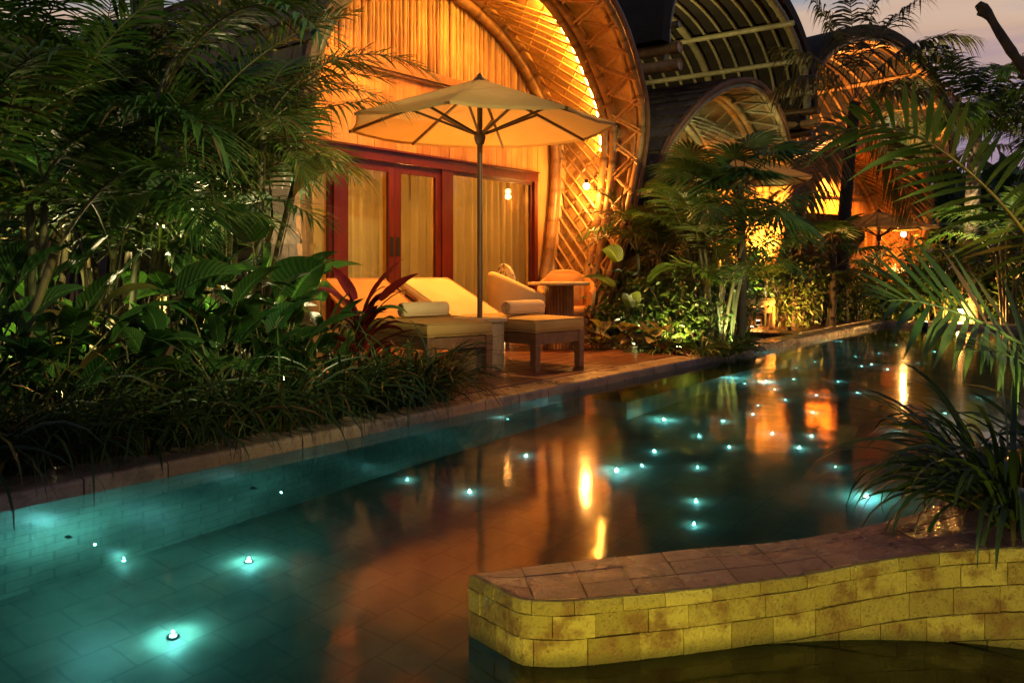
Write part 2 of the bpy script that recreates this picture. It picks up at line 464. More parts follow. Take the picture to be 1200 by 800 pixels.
# ------------------------------------------------------------------ mesh builder
class MB:
    def __init__(self):
        self.V = []; self.Q = []; self.F = []; self.var = []; self.uv = []; self.n = 0
    def _push(self, P, var, uv=None):
        P = np.asarray(P, float).reshape(-1, 3)
        k = len(P)
        self.V.append(P)
        v = np.full(k, var, float) if np.ndim(var) == 0 else np.asarray(var, float).reshape(-1)
        self.var.append(v)
        self.uv.append(np.zeros((k, 2)) if uv is None else np.asarray(uv, float).reshape(-1, 2))
        o = self.n
        self.n += k
        return o
    def grid(self, P, var=.5, uv=None, close_i=False, close_j=False, flip=False):
        P = np.asarray(P, float)
        ni, nj = P.shape[:2]
        o = self._push(P, var, uv)
        I = np.arange(ni if close_i else ni - 1)
        J = np.arange(nj if close_j else nj - 1)
        a, b = np.meshgrid(I, J, indexing='ij')
        a2 = (a + 1) % ni; b2 = (b + 1) % nj
        q = np.stack([a * nj + b, a2 * nj + b, a2 * nj + b2, a * nj + b2], -1).reshape(-1, 4)
        if flip: q = q[:, ::-1]
        self.Q.append(q + o)
        return self
    def strips(self, P, var):
        """P (L, k, w, 3): many little grids at once; var (L,)"""
        L, k, w = P.shape[:3]
        o = self._push(P, np.repeat(np.asarray(var, float), k * w))
        a, b = np.meshgrid(np.arange(k - 1), np.arange(w - 1), indexing='ij')
        q = np.stack([a * w + b, (a + 1) * w + b, (a + 1) * w + b + 1, a * w + b + 1], -1).reshape(-1, 4)
        q = (q[None] + (np.arange(L) * k * w)[:, None, None]).reshape(-1, 4)
        self.Q.append(q + o)
        return self
    def poly(self, pts, var=.5, uv=None):
        o = self._push(pts, var, uv)
        self.F.append([o + i for i in range(len(pts))])
        return self
    def box(self, c, ax, ay, az, var=.5):
        """centre + three half-axis vectors"""
        c, ax, ay, az = (np.asarray(x, float) for x in (c, ax, ay, az))
        s = [(-1, -1, -1), (1, -1, -1), (1, 1, -1), (-1, 1, -1), (-1, -1, 1), (1, -1, 1), (1, 1, 1), (-1, 1, 1)]
        P = [c + a * ax + b * ay + d * az for a, b, d in s]
        o = self._push(P, var)
        f = [(0, 3, 2, 1), (4, 5, 6, 7), (0, 1, 5, 4), (1, 2, 6, 5), (2, 3, 7, 6), (3, 0, 4, 7)]
        if np.dot(np.cross(ax, ay), az) < 0: f = [q[::-1] for q in f]
        self.Q.append(np.array(f) + o)
        return self
    def bar(self, a, b, w, h, up=(0, 0, 1), var=.5):
        a, b = np.asarray(a, float), np.asarray(b, float)
        d = b - a; L = np.linalg.norm(d); d = d / L
        up = np.asarray(up, float)
        s = np.cross(d, up); s /= (np.linalg.norm(s) + 1e-9)
        u = np.cross(s, d)
        return self.box((a + b) / 2, d * L / 2, s * w / 2, u * h / 2, var)
    def tube(self, path, rad, sides=8, var=.5, cap=True, squash=1.0):
        P = np.asarray(path, float)
        k = len(P)
        rad = np.full(k, rad, float) if np.ndim(rad) == 0 else np.asarray(rad, float)
        T = np.gradient(P, axis=0)
        T /= (np.linalg.norm(T, axis=1, keepdims=True) + 1e-12)
        ref = np.array([0, 0, 1.]) if abs(T[0][2]) < .9 else np.array([1., 0, 0])
        u = np.cross(T[0], ref); u /= np.linalg.norm(u)
        ang = np.arange(sides) * 2 * PI / sides
        rings = []
        for i in range(k):
            u = u - T[i] * np.dot(u, T[i]); u /= (np.linalg.norm(u) + 1e-12)
            v = np.cross(T[i], u)
            rings.append(P[i] + rad[i] * (np.cos(ang)[:, None] * u + np.sin(ang)[:, None] * v * squash))
        G = np.array(rings)
        o = self.n
        self.grid(G, var, close_j=True, flip=True)
        if cap:
            self.F.append([o + i for i in range(sides)])
            self.F.append([o + (k - 1) * sides + i for i in range(sides)][::-1])
        return self
    def lathe(self, c, prof, sides=24, var=.5, cap=True):
        """prof: list of (r, z)"""
        c = np.asarray(c, float)
        ang = np.arange(sides) * 2 * PI / sides
        G = np.array([[c + (r * math.cos(a), r * math.sin(a), z) for a in ang] for r, z in prof])
        o = self.n
        self.grid(G, var, close_j=True, flip=True)
        if cap:
            self.F.append([o + i for i in range(sides)])
            self.F.append([o + (len(prof) - 1) * sides + i for i in range(sides)][::-1])
        return self
    def build(self, name, mat, parent=None, smooth=False, world=True):
        me = bpy.data.meshes.new(name)
        V = np.concatenate(self.V) if self.V else np.zeros((0, 3))
        off = np.zeros(3)
        if parent is not None and world:
            Mi = np.array(parent.matrix_world_cached.inverted())
            V = V @ Mi[:3, :3].T + Mi[:3, 3]
        Q = np.concatenate(self.Q) if self.Q else np.zeros((0, 4), int)
        nq = len(Q)
        loops = Q.reshape(-1).tolist()
        starts = (np.arange(nq) * 4).tolist()
        tot = nq * 4
        for f in self.F:
            starts.append(tot); loops.extend(f); tot += len(f)
        me.vertices.add(len(V)); me.vertices.foreach_set("co", V.reshape(-1))
        me.loops.add(len(loops)); me.loops.foreach_set("vertex_index", np.array(loops, np.int32))
        me.polygons.add(len(starts)); me.polygons.foreach_set("loop_start", np.array(starts, np.int32))
        if smooth: me.polygons.foreach_set("use_smooth", np.ones(len(starts), bool))
        else: me.polygons.foreach_set("use_smooth", np.zeros(len(starts), bool))
        at = me.attributes.new("var", 'FLOAT', 'POINT')
        at.data.foreach_set("value", np.concatenate(self.var))
        uvl = me.uv_layers.new(name="UVMap")
        U = np.concatenate(self.uv)[np.array(loops, int)]
        uvl.data.foreach_set("uv", U.reshape(-1))
        me.update(calc_edges=True)
        me.validate()
        me.materials.append(mat)
        o = bpy.data.objects.new(name, me)
        COL.objects.link(o)
        if parent is not None: o.parent = parent
        o_cache(o)
        return o

class _C(dict): pass
_CACHE = {}
def o_cache(o, mw=None):
    _CACHE[o.name] = mw or Matrix.Identity(4)
# every parent in this file is an Empty or mesh whose world matrix we know
def _get(self):
    if self.parent: return _get(self.parent) @ self.matrix_basis
    return self.matrix_basis.copy()
bpy.types.Object.matrix_world_cached = property(_get)

def tag(o, label=None, cat=None, group=None, kind=None):
    if label: o['label'] = label
    if cat: o['category'] = cat
    if group: o['group'] = group
    if kind: o['kind'] = kind
    return o

def thing(name, label, cat, loc=(0, 0, 0), rz=0.0, group=None):
    o = bpy.data.objects.new(name, None)
    COL.objects.link(o)
    o.empty_display_size = .2
    o.location = loc
    o.rotation_euler = (0, 0, rz)
    return tag(o, label, cat, group)

def copy_tree(o, parent=None):
    c = o.copy()
    COL.objects.link(c)
    if parent is not None: c.parent = parent
    for ch in [x for x in o.children]:
        copy_tree(ch, c)
    return c

def ground_at(u, Y, z=0.0):
    return np.array([(u - 600) / 1000 * Y, Y, z])

def px(u, v, Y): return ((u - 600) / 1000 * Y, Y, H - (v - HORIZON) / 1000 * Y)

def catmull(P, n):
    P = np.asarray(P, float)
    Q = np.vstack([2 * P[0] - P[1], P, 2 * P[-1] - P[-2]])
    out = []
    for i in range(1, len(Q) - 2):
        p0, p1, p2, p3 = Q[i - 1], Q[i], Q[i + 1], Q[i + 2]
        for t in np.linspace(0, 1, 24, endpoint=False):
            out.append(.5 * ((2 * p1) + (-p0 + p2) * t + (2 * p0 - 5 * p1 + 4 * p2 - p3) * t ** 2 + (-p0 + 3 * p1 - 3 * p2 + p3) * t ** 3))
    out.append(Q[-2])
    out = np.array(out)
    d = np.r_[0, np.cumsum(np.linalg.norm(np.diff(out, axis=0), axis=1))]
    x = np.linspace(0, d[-1], n)
    return np.stack([np.interp(x, d, out[:, k]) for k in range(out.shape[1])], -1)

class Frame:
    """s runs along the row of villas, t out of the facade to the pool, z up"""
    def __init__(self, O, ang):
        self.O = np.array([O[0], O[1], 0.0])
        self.c = np.array([math.cos(ang), math.sin(ang), 0])
        self.n = np.array([math.sin(ang), -math.cos(ang), 0])
        self.ang = ang
    def __call__(self, s, t, z):
        s = np.asarray(s, float); t = np.asarray(t, float); z = np.asarray(z, float)
        s, t, z = np.broadcast_arrays(s, t, z)
        return self.O + s[..., None] * self.c + t[..., None] * self.n + z[..., None] * np.array([0, 0, 1.])
ANG = math.atan2(.797, .605)
F = Frame((-1.37, 10.0), ANG)
POOL_T = 3.35      # pool wall under the coping
WATER = -0.08
FLOOR = -1.15
S0, S1 = -12.0, 8.7
T1 = 9.5

# ------------------------------------------------------------------ setting: ground, pool
mb = MB()
for (a, b, c, d) in ((-90, 120, -120, POOL_T - .12), (-90, S0 - .12, POOL_T - .12, 90), (S1 + .12, 120, POOL_T - .12, 90), (S0 - .12, S1 + .12, T1 + .12, 90)):
    mb.poly([F(a, d, -.06), F(b, d, -.06), F(b, c, -.06), F(a, c, -.06)], .5)
tag(mb.build('ground', M['soil']), kind='structure')

mb = MB()
def uvgrid(mb, P, uv): mb.grid(np.array(P), .5, np.array(uv))
fl = [[F(a, b, FLOOR) for b in (POOL_T, T1)] for a in (S0, S1)]
uvgrid(mb, fl, [[(a, b) for b in (POOL_T, T1)] for a in (S0, S1)])
tag(mb.build('pool_floor', M['tile']), kind='structure')
mb = MB()
for (pa, pb) in (((S0, POOL_T), (S1, POOL_T)), ((S1, POOL_T), (S1, T1)), ((S1, T1), (S0, T1)), ((S0, T1), (S0, POOL_T))):
    L = math.hypot(pb[0] - pa[0], pb[1] - pa[1])
    uvgrid(mb, [[F(*pa, z) for z in (FLOOR, -.03)], [F(*pb, z) for z in (FLOOR, -.03)]],
           [[(0, z) for z in (FLOOR, -.03)], [(L, z) for z in (FLOOR, -.03)]])
tag(mb.build('pool_wall', M['wall_tile']), kind='structure')
# a long seat step under water along the deck side
mb = MB()
a0, a1 = -1.2, 2.6
prof = [(POOL_T + .002, -.5), (POOL_T + .42, -.5), (POOL_T + .42, FLOOR)]
uvgrid(mb, [[F(s, t, z) for (t, z) in prof] for s in (a0, a1)], [[(s, i * .42) for i in range(3)] for s in (a0, a1)])
for s in (a0, a1):
    mb.poly([F(s, POOL_T + .002, -.5), F(s, POOL_T + .42, -.5), F(s, POOL_T + .42, FLOOR), F(s, POOL_T + .002, FLOOR)])
tag(mb.build('pool_step', M['tile']), kind='structure')
mb = MB()
G = np.array([[F(a, b, WATER) for b in np.linspace(POOL_T, T1, 8)] for a in np.linspace(S0, S1, 24)])
mb.grid(G, flip=True)
water = tag(mb.build('water', M['water'], smooth=True), kind='structure')

# coping: one row of stone slabs round the pool
mb = MB()
def slab_row(mb, p, q, w0, w1, z0, z1, step=.42, rng=RNG):
    p = np.array(p, float); q = np.array(q, float)
    d = q - p; L = np.linalg.norm(d); d /= L
    o = np.array([-d[1], d[0]])
    x = 0
    while x < L - .01:
        w = min(step * rng.uniform(.9, 1.1), L - x)
        e = .004
        A, B = p + d * (x + e), p + d * (x + w - e)
        jz = rng.uniform(-.002, .002)
        pr = [(w0, z0), (w0, z1 - .012 + jz), (w0 + .012, z1 + jz), (w1 - .02, z1 + jz), (w1 - .006, z1 - .006 + jz), (w1, z1 - .02 + jz), (w1, z0)]
        Pg = np.array([[F(*(X + o * a), z) for (a, z) in pr] for X in (A, B)])
        mb.grid(Pg, rng.uniform(), flip=True)
        for X in (A, B):
            mb.poly([F(*(X + o * a), z) for (a, z) in pr], rng.uniform())
        x += w
slab_row(mb, (S0, POOL_T), (S1, POOL_T), -.30, .02, -.09, -.008)
slab_row(mb, (S1, POOL_T), (S1, T1), -.02, .32, -.09, -.006)
tag(mb.build('pool_coping', M['coping']), kind='structure')

# ------------------------------------------------------------------ deck boards
def deck(name, fr, s0, s1, t0, t1, z=0.0):
    mb = MB()
    t = t0
    while t < t1 - .01:
        w = .105
        x = s0 + RNG.uniform(-.9, 0)
        while x < s1:
            L = RNG.uniform(1.3, 2.6)
            a, b = max(x, s0), min(x + L, s1)
            if b - a > .05:
                zz = z + RNG.uniform(-.0015, .0015)
                pr = [(t, zz - .03), (t, zz - .004), (t + .004, zz), (t + w - .010, zz), (t + w - .006, zz - .004), (t + w - .006, zz - .03)]
                G = np.array([[fr(X, tt, z_) for tt, z_ in pr] for X in (a + .002, b - .002)])
                v = RNG.uniform()
                mb.grid(G, v, flip=True)
                for X in (a + .002, b - .002):
                    mb.poly([fr(X, tt, z_) for tt, z_ in pr], v)
            x += L
        t += w
    return tag(mb.build(name, M['deck']), kind='structure')
deck('terrace_deck', F, -2.6, 1.75, .06, 3.04)
deck('terrace_deck', F, 1.75, 3.1, .06, 1.6)
deck('terrace_deck', F, 4.6, 8.6, .06, 3.04)

# ------------------------------------------------------------------ bamboo villas
def build_profile(qs, zs):
    right = [(2.40, 0), (2.70, .9), (2.88, 1.8), (2.92, 2.6), (2.78, 3.1), (2.42, 3.53), (1.8, 4.05), (.97, 4.43)]
    pts = [(q * qs, z * zs) for q, z in right] + [(0, 4.6 * zs)] + [(-q * qs, z * zs) for q, z in right[::-1]]
    return catmull(pts, 141)

def prof_normals(P):
    T = np.gradient(P, axis=0)
    T /= np.linalg.norm(T, axis=1, keepdims=True)
    return np.stack([T[:, 1], -T[:, 0]], -1)      # outward: right side first, going up then left

def node_radii(k, r, every, L):
    x = np.linspace(0, L, k)
    ph = (x / every) % 1
    return r * (1 + .15 * np.exp(-((ph - .5) / .045) ** 2))

def bamboo_arc(mb, fr, cs, P2, t, r, sides=10, var=.5):
    """a bent bamboo pole following the profile P2 at out-distance t (array)"""
    L = np.sum(np.linalg.norm(np.diff(P2, axis=0), axis=1))
    # refine so that node rings show
    k = int(L / .028)
    d = np.r_[0, np.cumsum(np.linalg.norm(np.diff(P2, axis=0), axis=1))]
    x = np.linspace(0, L, k)
    q = np.interp(x, d, P2[:, 0]); z = np.interp(x, d, P2[:, 1]); tt = np.interp(x, d, np.broadcast_to(t, len(P2)))
    ev = .42 + .06 * var
    rr = node_radii(k, r, ev, L)
    ring = np.exp(-((((x / ev) % 1) - .56) / .045) ** 2)          # dark scar under each node
    half = np.random.default_rng(int(abs(cs * 100) + k)).uniform(-.25, .25, int(L / ev) + 2)[(x / ev).astype(int)]
    vv = np.clip(var + half - .9 * ring, 0, 1)
    mb.tube(fr(cs + q, tt, z), rr, sides, np.repeat(vv[:, None], sides, 1))

def shingles(fr, cs, P2, N2, tback, tfront, name, parent, row=.24, off=.04):
    """overlapping rows of flat wooden shingles over the outside of the vault"""
    mb = MB()
    d = np.r_[0, np.cumsum(np.linalg.norm(np.diff(P2, axis=0), axis=1))]
    L = d[-1]
    for side in (0, 1):
        a = 0.0
        while a < L / 2:
            b = a + row
            A, B = (a, b) if side == 0 else (L - a, L - b)
            qa, za = np.interp(A, d, P2[:, 0]), np.interp(A, d, P2[:, 1])
            qb, zb = np.interp(B, d, P2[:, 0]), np.interp(B, d, P2[:, 1])
            na = np.array([np.interp(A, d, N2[:, 0]), np.interp(A, d, N2[:, 1])])
            nb = np.array([np.interp(B, d, N2[:, 0]), np.interp(B, d, N2[:, 1])])
            tf = np.interp(A, d, tfront); tb = tback
            x = tb + RNG.uniform(0, .2)
            while x < tf:
                w = RNG.uniform(.16, .30)
                e = min(x + w - .006, tf)
                j = RNG.uniform(0, .012)
                oa, ob = off + .035 + j, off + .004
                lift = .03
                P = []
                for (q, z, n_, o_) in ((qa, za, na, oa - lift), (qa, za, na, oa), (qb, zb, nb, ob)):
                    P.append([fr(cs + q + n_[0] * o_, X, z + n_[1] * o_) for X in (x, e)])
                mb.grid(np.array(P), RNG.uniform(), flip=(side == 1))
                x += w
            a = b
    return mb.build(name, M['shingle'], parent)

def make_vault(fr, cs, root, qs=1.0, zs=1.0, a=.95, b=.19, r1=(.65, .08), tback=-7.0, lattice=True, gable=True, dim=False):
    """the lower barrel vault: lining, lattice, ribs, rim, shingles"""
    P2 = build_profile(qs, zs); N2 = prof_normals(P2)
    z = P2[:, 1] / zs
    t2 = a + b * z           # outer rim
    t1 = r1[0] + r1[1] * z   # inner light-carrying rim
    grow = 1.0
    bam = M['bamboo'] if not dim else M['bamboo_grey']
    # woven lining
    mb = MB()
    K = 9
    lin = []
    for i in range(len(P2)):
        ts = np.linspace(-.02, t2[i] - .02, K)
        lin.append(fr(cs + P2[i, 0], ts, P2[i, 1]))
    vv = np.repeat(RNG.uniform(.35, .65, len(P2))[:, None], K, 1)
    mb.grid(np.array(lin), vv)
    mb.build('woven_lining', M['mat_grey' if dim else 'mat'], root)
    # lattice of split bamboo between facade arch and inner rim
    d = np.r_[0, np.cumsum(np.linalg.norm(np.diff(P2, axis=0), axis=1))]
    L = d[-1]
    def surf(x, t, off):
        q = np.interp(x, d, P2[:, 0]); zz = np.interp(x, d, P2[:, 1])
        nx = np.interp(x, d, N2[:, 0]); nz = np.interp(x, d, N2[:, 1])
        return fr(cs + q - nx * off, t, zz - nz * off)
    mb = MB()
    for (slope, step, off, wdt) in ((1.15, .20, .115, .036), (-1.0, .32, .075, .032)):
        x0 = -2.0
        while x0 < L + 2:
            ts = np.linspace(.06, 1.0, 14)
            tmax = np.interp(np.clip(x0 + slope * .5, 0, L), d, t1)
            ts = np.linspace(.05, tmax, 12)
            half = 1 if x0 + slope * .4 < L / 2 else -1
            xs = x0 + slope * half * -1 * ts
            ok = (xs > .05) & (xs < L - .05)
            if ok.sum() > 2:
                p = surf(xs[ok], ts[ok], off + RNG.uniform(-.006, .006))
                mb.tube(p, wdt / 2, 5, RNG.uniform(), squash=1.0)
            x0 += step * RNG.uniform(.9, 1.1)
    # zigzag between the two rims
    x0 = .1
    up = True
    while x0 < L - .4:
        # zigzag of split poles
        ta = np.interp(x0, d, t1) + .18
        tb = np.interp(x0 + .30, d, t2) - .06
        xs = np.linspace(x0, x0 + .30, 5)
        ts = np.linspace(ta, tb, 5) if up else np.linspace(tb, ta, 5)
        if tb > ta:
            mb.tube(surf(xs, ts, .10), .021, 6, RNG.uniform())
            if RNG.uniform() < .6: mb.tube(surf(xs + .07, ts, .13), .014, 6, RNG.uniform())
        x0 += .21
        up = not up
    mb.build('lattice', M['bamboo_grey' if dim else 'strip'], root)
    # ribs
    def inset(o): return P2 - N2 * o
    for off, r in ((.08, .072), (.23, .068)):
        mb = MB(); bamboo_arc(mb, fr, cs, inset(off), .09, r, 12, RNG.uniform(.3, .8)); mb.build('facade_rib', bam, root, True)
    for off, dt, r in ((.085, 0, .068), (.09, .135, .062)):
        mb = MB(); bamboo_arc(mb, fr, cs, inset(off), t1 + dt, r, 12, RNG.uniform(.0, .5)); mb.build('inner_rib', bam, root, True)
    for off, dt, r in ((.06, -.05, .05), (.055, -.14, .032)):
        mb = MB(); bamboo_arc(mb, fr, cs, inset(off), t2 + dt, r, 10, RNG.uniform(.2, .8)); mb.build('rim_pole', bam, root, True)
    # rim board closing lining to shingles
    mb = MB()
    G = []
    for i in range(len(P2)):
        row_ = [(-.02, -.01), (-.02, .02), (.02, .03), (.065, .02), (.07, -.04)]
        G.append([fr(cs + P2[i, 0] + N2[i, 0] * o, t2[i] + dt, P2[i, 1] + N2[i, 1] * o) for o, dt in row_])
    mb.grid(np.array(G), .5, flip=True)
    mb.build('rim_board', M['rim_wood'], root)
    shingles(fr, cs, P2, N2, tback, t2 + .02, 'shingle_roof', root)
    return P2, N2, t1, t2, surf, L

def z_top(P2, q):
    i = np.argmax(P2[:, 0]); k = np.argmin(P2[:, 0])
    up = P2[i:k + 1]
    return float(np.interp(-q, -up[:, 0], up[:, 1]))

def z_low(P2, q):
    i = np.argmax(P2[:, 0])
    lo = P2[:i + 1]
    return float(np.interp(abs(q), lo[:, 0], lo[:, 1])) if abs(q) > lo[0, 0] else 0.0

def make_facade(fr, cs, root, P2, openings=True, qs=1.0, zs=1.0, wood='plank'):
    o0, o1, oz = -1.95, 2.80, 2.24            # opening of the glazed wall (in s - cs + .5)
    zb = 3.20 * zs
    mb = MB()
    q = -2.9 * qs
    while q < 2.9 * qs:
        w = RNG.uniform(.10, .14)
        qc = q + w / 2
        s = cs + qc
        lo, hi = z_low(P2, qc), min(z_top(P2, qc) - .02, zb)
        if o0 - .5 < qc < o1 - .5: lo = max(lo, oz)
        if hi > lo + .02:
            dz = RNG.uniform(-.004, .004)
            mb.box(fr(s, -.03 + dz, (lo + hi) / 2), fr.c * (w / 2 - .002), fr.n * .03, np.array([0, 0, (hi - lo) / 2]), RNG.uniform())
        q += w
    mb.build('plank_wall', M[wood], root)
    # upright canes in the gable
    mb = MB()
    q = -2.8 * qs
    while q < 2.8 * qs:
        r = RNG.uniform(.026, .040)
        s = cs + q + r
        hi = z_top(P2, q + r) - .01
        lo = zb + .075
        if hi > lo + .05:
            k = max(4, int((hi - lo) / .035))
            zz = np.linspace(lo, hi, k)
            ph = RNG.uniform(0, 1)
            rr = r * (1 + .14 * np.exp(-((((zz / .33 + ph) % 1) - .5) / .09) ** 2))
            lean = RNG.normal(0, .004)
            mb.tube(fr(s + lean * (zz - lo) * 3, .0 + RNG.uniform(-.012, .012) + 0 * zz, zz), rr, 7, RNG.uniform())
        q += 2 * r + .002
    mb.build('gable_canes', M['cane'], root, True)
    mb = MB()
    qa = 0
    hw = [q for q in np.linspace(0, 2.9 * qs, 60) if z_top(P2, q) > zb + .06][-1]
    mb.box(fr(cs, .035, zb + .035), fr.c * hw, fr.n * .045, np.array([0, 0, .05]), .4)
    mb.box(fr(cs, .02, zb - .03), fr.c * hw, fr.n * .03, np.array([0, 0, .014]), .8)
    mb.build('gable_beam', M['bamboo'], root)

def red_box(mb, fr, s0, s1, z0, z1, t0, t1, v=.5):
    mb.box(fr((s0 + s1) / 2, (t0 + t1) / 2, (z0 + z1) / 2), fr.c * (s1 - s0) / 2, fr.n * (t1 - t0) / 2, np.array([0, 0, (z1 - z0) / 2]), v)

def pane(mb, fr, s0, s1, z0, z1, t):
    mb.box(fr((s0 + s1) / 2, t, (z0 + z1) / 2), fr.c * (s1 - s0) / 2, fr.n * .004, np.array([0, 0, (z1 - z0) / 2]))

def make_glazing(fr, root):
    # header, sill and posts
    mb = MB()
    red_box(mb, fr, -1.95, 2.80, 2.13, 2.25, -.05, .07, .5)
    red_box(mb, fr, -1.95, 2.80, 2.252, 2.275, -.05, .095, .8)
    red_box(mb, fr, -1.95, 2.80, .0, .05, -.05, .05, .3)
    for a, b in ((-.98, -.86), (.76, .96), (2.72, 2.80), (-1.95, -1.87)):
        red_box(mb, fr, a, b, .05, 2.13, -.05, .06, RNG.uniform())
    mb.build('door_frame', M['red_paint'], root)
    def leaf(s0, s1, t, handle_s, name):
        m1 = MB()
        red_box(m1, fr, s0, s0 + .10, .06, 2.125, t - .02, t + .02, .4)
        red_box(m1, fr, s1 - .10, s1, .06, 2.125, t - .02, t + .02, .7)
        red_box(m1, fr, s0 + .10, s1 - .10, 2.02, 2.125, t - .019, t + .019, .5)
        red_box(m1, fr, s0 + .10, s1 - .10, .06, .18, t - .019, t + .019, .5)
        dr = m1.build(name, M['red_paint'], root)
        m2 = MB(); pane(m2, fr, s0 + .10, s1 - .10, .18, 2.02, t); m2.build('pane', M['glass'], dr)
        m3 = MB(); red_box(m3, fr, handle_s - .028, handle_s + .028, 1.05, 1.27, t + .015, t + .024); m3.build('handle', M['black'], dr)
    leaf(-.86, -.045, .02, -.095, 'sliding_door')
    leaf(-.04, .76, .02, .01, 'sliding_door')
    for (a, b) in ((.96, 2.72), (-1.87, -.98)):
        m1 = MB()
        red_box(m1, fr, a, a + .045, .05, 2.13, -.02, .025)
        red_box(m1, fr, b - .045, b, .05, 2.13, -.02, .025)
        red_box(m1, fr, a + .045, b - .045, 2.085, 2.13, -.019, .024)
        red_box(m1, fr, a + .045, b - .045, .05, .10, -.019, .024)
        w = m1.build('window', M['red_paint'], root)
        m2 = MB(); pane(m2, fr, a + .045, b - .045, .10, 2.085, 0); m2.build('pane', M['glass'], w)

def make_curtain(fr, s0, s1, t, label):
    mb = MB()
    n = int((s1 - s0) / .012)
    x = np.linspace(s0, s1, n)
    ph = np.cumsum(RNG.uniform(.6, 1.4, n)) * .012 * 2 * PI / .15
    amp = .046 * (1 + .3 * np.sin(x * 5))
    G = []
    for z, k in ((.03, 1.15), (1.0, 1.0), (2.1, .75)):
        G.append(fr(x + .008 * np.sin(ph * .5 + z), t + amp * k * np.sin(ph + .25 * math.sin(z * 2)), z))
    mb.grid(np.array(G), .5)
    o = mb.build('curtain', M['curtain'], None, True)
    tag(o, label, 'curtain', 'drawn curtains behind the glazed wall')

# --- first villa
villa = thing('bamboo_villa', 'warmly lit bamboo villa with red sliding doors behind the two sun loungers', 'villa', tuple(F(.5, 0, 0)), ANG, 'bamboo villas along the pool')
P2, N2, T1r, T2r, surf, LL = make_vault(F, .5, villa)
make_facade(F, .5, villa, P2)
make_glazing(F, villa)
for (a, b, l) in ((-1.9, -.95, 'pale curtain in the narrow glazed panel nearest the palms'), (-.86, -.02, 'pale curtain behind the left red sliding door'),
                  (.02, .80, 'pale curtain behind the right red sliding door'), (.90, 2.75, 'wide pale curtain behind the window next to the armchair')):
    make_curtain(F, a, b, -.17, l)
# room behind the curtains
mb = MB()
for (p, q_) in (((-2.2, -.06), (-2.2, -4)), ((-2.2, -4), (2.9, -4)), ((2.9, -4), (2.9, -.06))):
    mb.grid(np.array([[F(*p, 0), F(*p, 3.1)], [F(*q_, 0), F(*q_, 3.1)]]))
mb.grid(np.array([[F(-2.2, -.06, 3.1), F(2.9, -.06, 3.1)], [F(-2.2, -4, 3.1), F(2.9, -4, 3.1)]]))
mb.grid(np.array([[F(-2.2, -.06, -.01), F(2.9, -.06, -.01)], [F(-2.2, -4, -.01), F(2.9, -4, -.01)]]))
mb.build('room_shell', M['plank'], villa)
ROOM_FILL = (F(-1.0, -1.5, 2.3), F(1.7, -1.5, 2.3))

def make_hood(fr, cs, root, hw=3.25, z0=4.15, hh=1.95, t0=-5.0, t1=1.5, bam=None, nraft=19):
    """the big high canopy: thatch shell, edge poles, rafters bent to the curve, straight purlins"""
    bam = bam or M['bamboo_grey']
    th = np.linspace(0, PI, 61)
    P = np.stack([hw * np.cos(th), z0 + hh * np.sin(th) ** .92], -1)
    N = prof_normals(P)
    mb = MB()
    mb.grid(np.array([[fr(cs + p[0], t, p[1]) for t in np.linspace(t0, t1, 9)] for p in P]), np.repeat(RNG.uniform(0, 1, 61)[:, None], 9, 1))
    # outside skin and front edge
    mb.grid(np.array([[fr(cs + p[0] + n[0] * .22, t, p[1] + n[1] * .22) for t in np.linspace(t0, t1, 9)] for p, n in zip(P, N)]), .4, flip=True)
    mb.grid(np.array([[fr(cs + p[0] + n[0] * o, t1, p[1] + n[1] * o) for o in (0, .22)] for p, n in zip(P, N)]), .4)
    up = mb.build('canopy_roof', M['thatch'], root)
    for i, t in enumerate(np.linspace(t0 + .3, t1 - .12, nraft)):
        big = (i in (nraft - 1, nraft - 7, nraft - 13))
        m = MB(); bamboo_arc(m, fr, cs, P - N * (.10 if big else .05), t, .08 if big else .034, 10 if big else 6, RNG.uniform()); m.build('rafter', bam, up, True)
    for j, k in enumerate((3, 10, 18, 30, 42, 50, 57)):
        p = P[k] - N[k] * .17
        tt = np.linspace(t0, t1 + .06, 60)
        m = MB(); m.tube(fr(cs + p[0], tt, p[1]), node_radii(60, .055, .5, t1 - t0), 8, RNG.uniform()); m.build('purlin', bam, up, True)
    # eave beams at both feet
    for sgn in (1, -1):
        for dz, dq, r in ((-.05, -.10, .09), (-.30, -.10, .09)):
            tt = np.linspace(t0, t1 + .12, 60)
            m = MB(); m.tube(fr(cs + sgn * (hw + dq), tt, z0 + dz), node_radii(60, r, .5, t1 - t0), 10, RNG.uniform()); m.build('eave_pole', M['bamboo'], up, True)
        for tp in np.linspace(t0 + .3, t1 - .1, 9):
            m = MB(); m.tube([fr(cs + sgn * (hw - .10), tp, z0 - .38), fr(cs + sgn * (hw - .10), tp, z0 + .1)], .045, 7, RNG.uniform()); m.build('eave_peg', bam, up, True)
    # posts down to the ground at the back so the canopy stands
    for sgn in (1, -1):
        for tp in (t0 + .4, (t0 - .6) / 2):
            m = MB(); zz = np.linspace(-.06, z0 - .1, 50)
            m.tube(fr(cs + sgn * (hw - .15), tp, zz), node_radii(50, .11, .5, z0), 10, RNG.uniform()); m.build('post', bam, root, True)
    return up

# --- second villa: greenish, unlit vault and its high canopy
C2 = 6.55
villa2 = thing('bamboo_villa', 'dim greenish bamboo villa with dark high canopy behind the fan palms', 'villa', tuple(F(C2, 0, 0)), ANG, 'bamboo villas along the pool')
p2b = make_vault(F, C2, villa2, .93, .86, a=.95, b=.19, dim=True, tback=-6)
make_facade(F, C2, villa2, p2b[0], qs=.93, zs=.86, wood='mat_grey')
make_hood(F, 7.3, villa2)
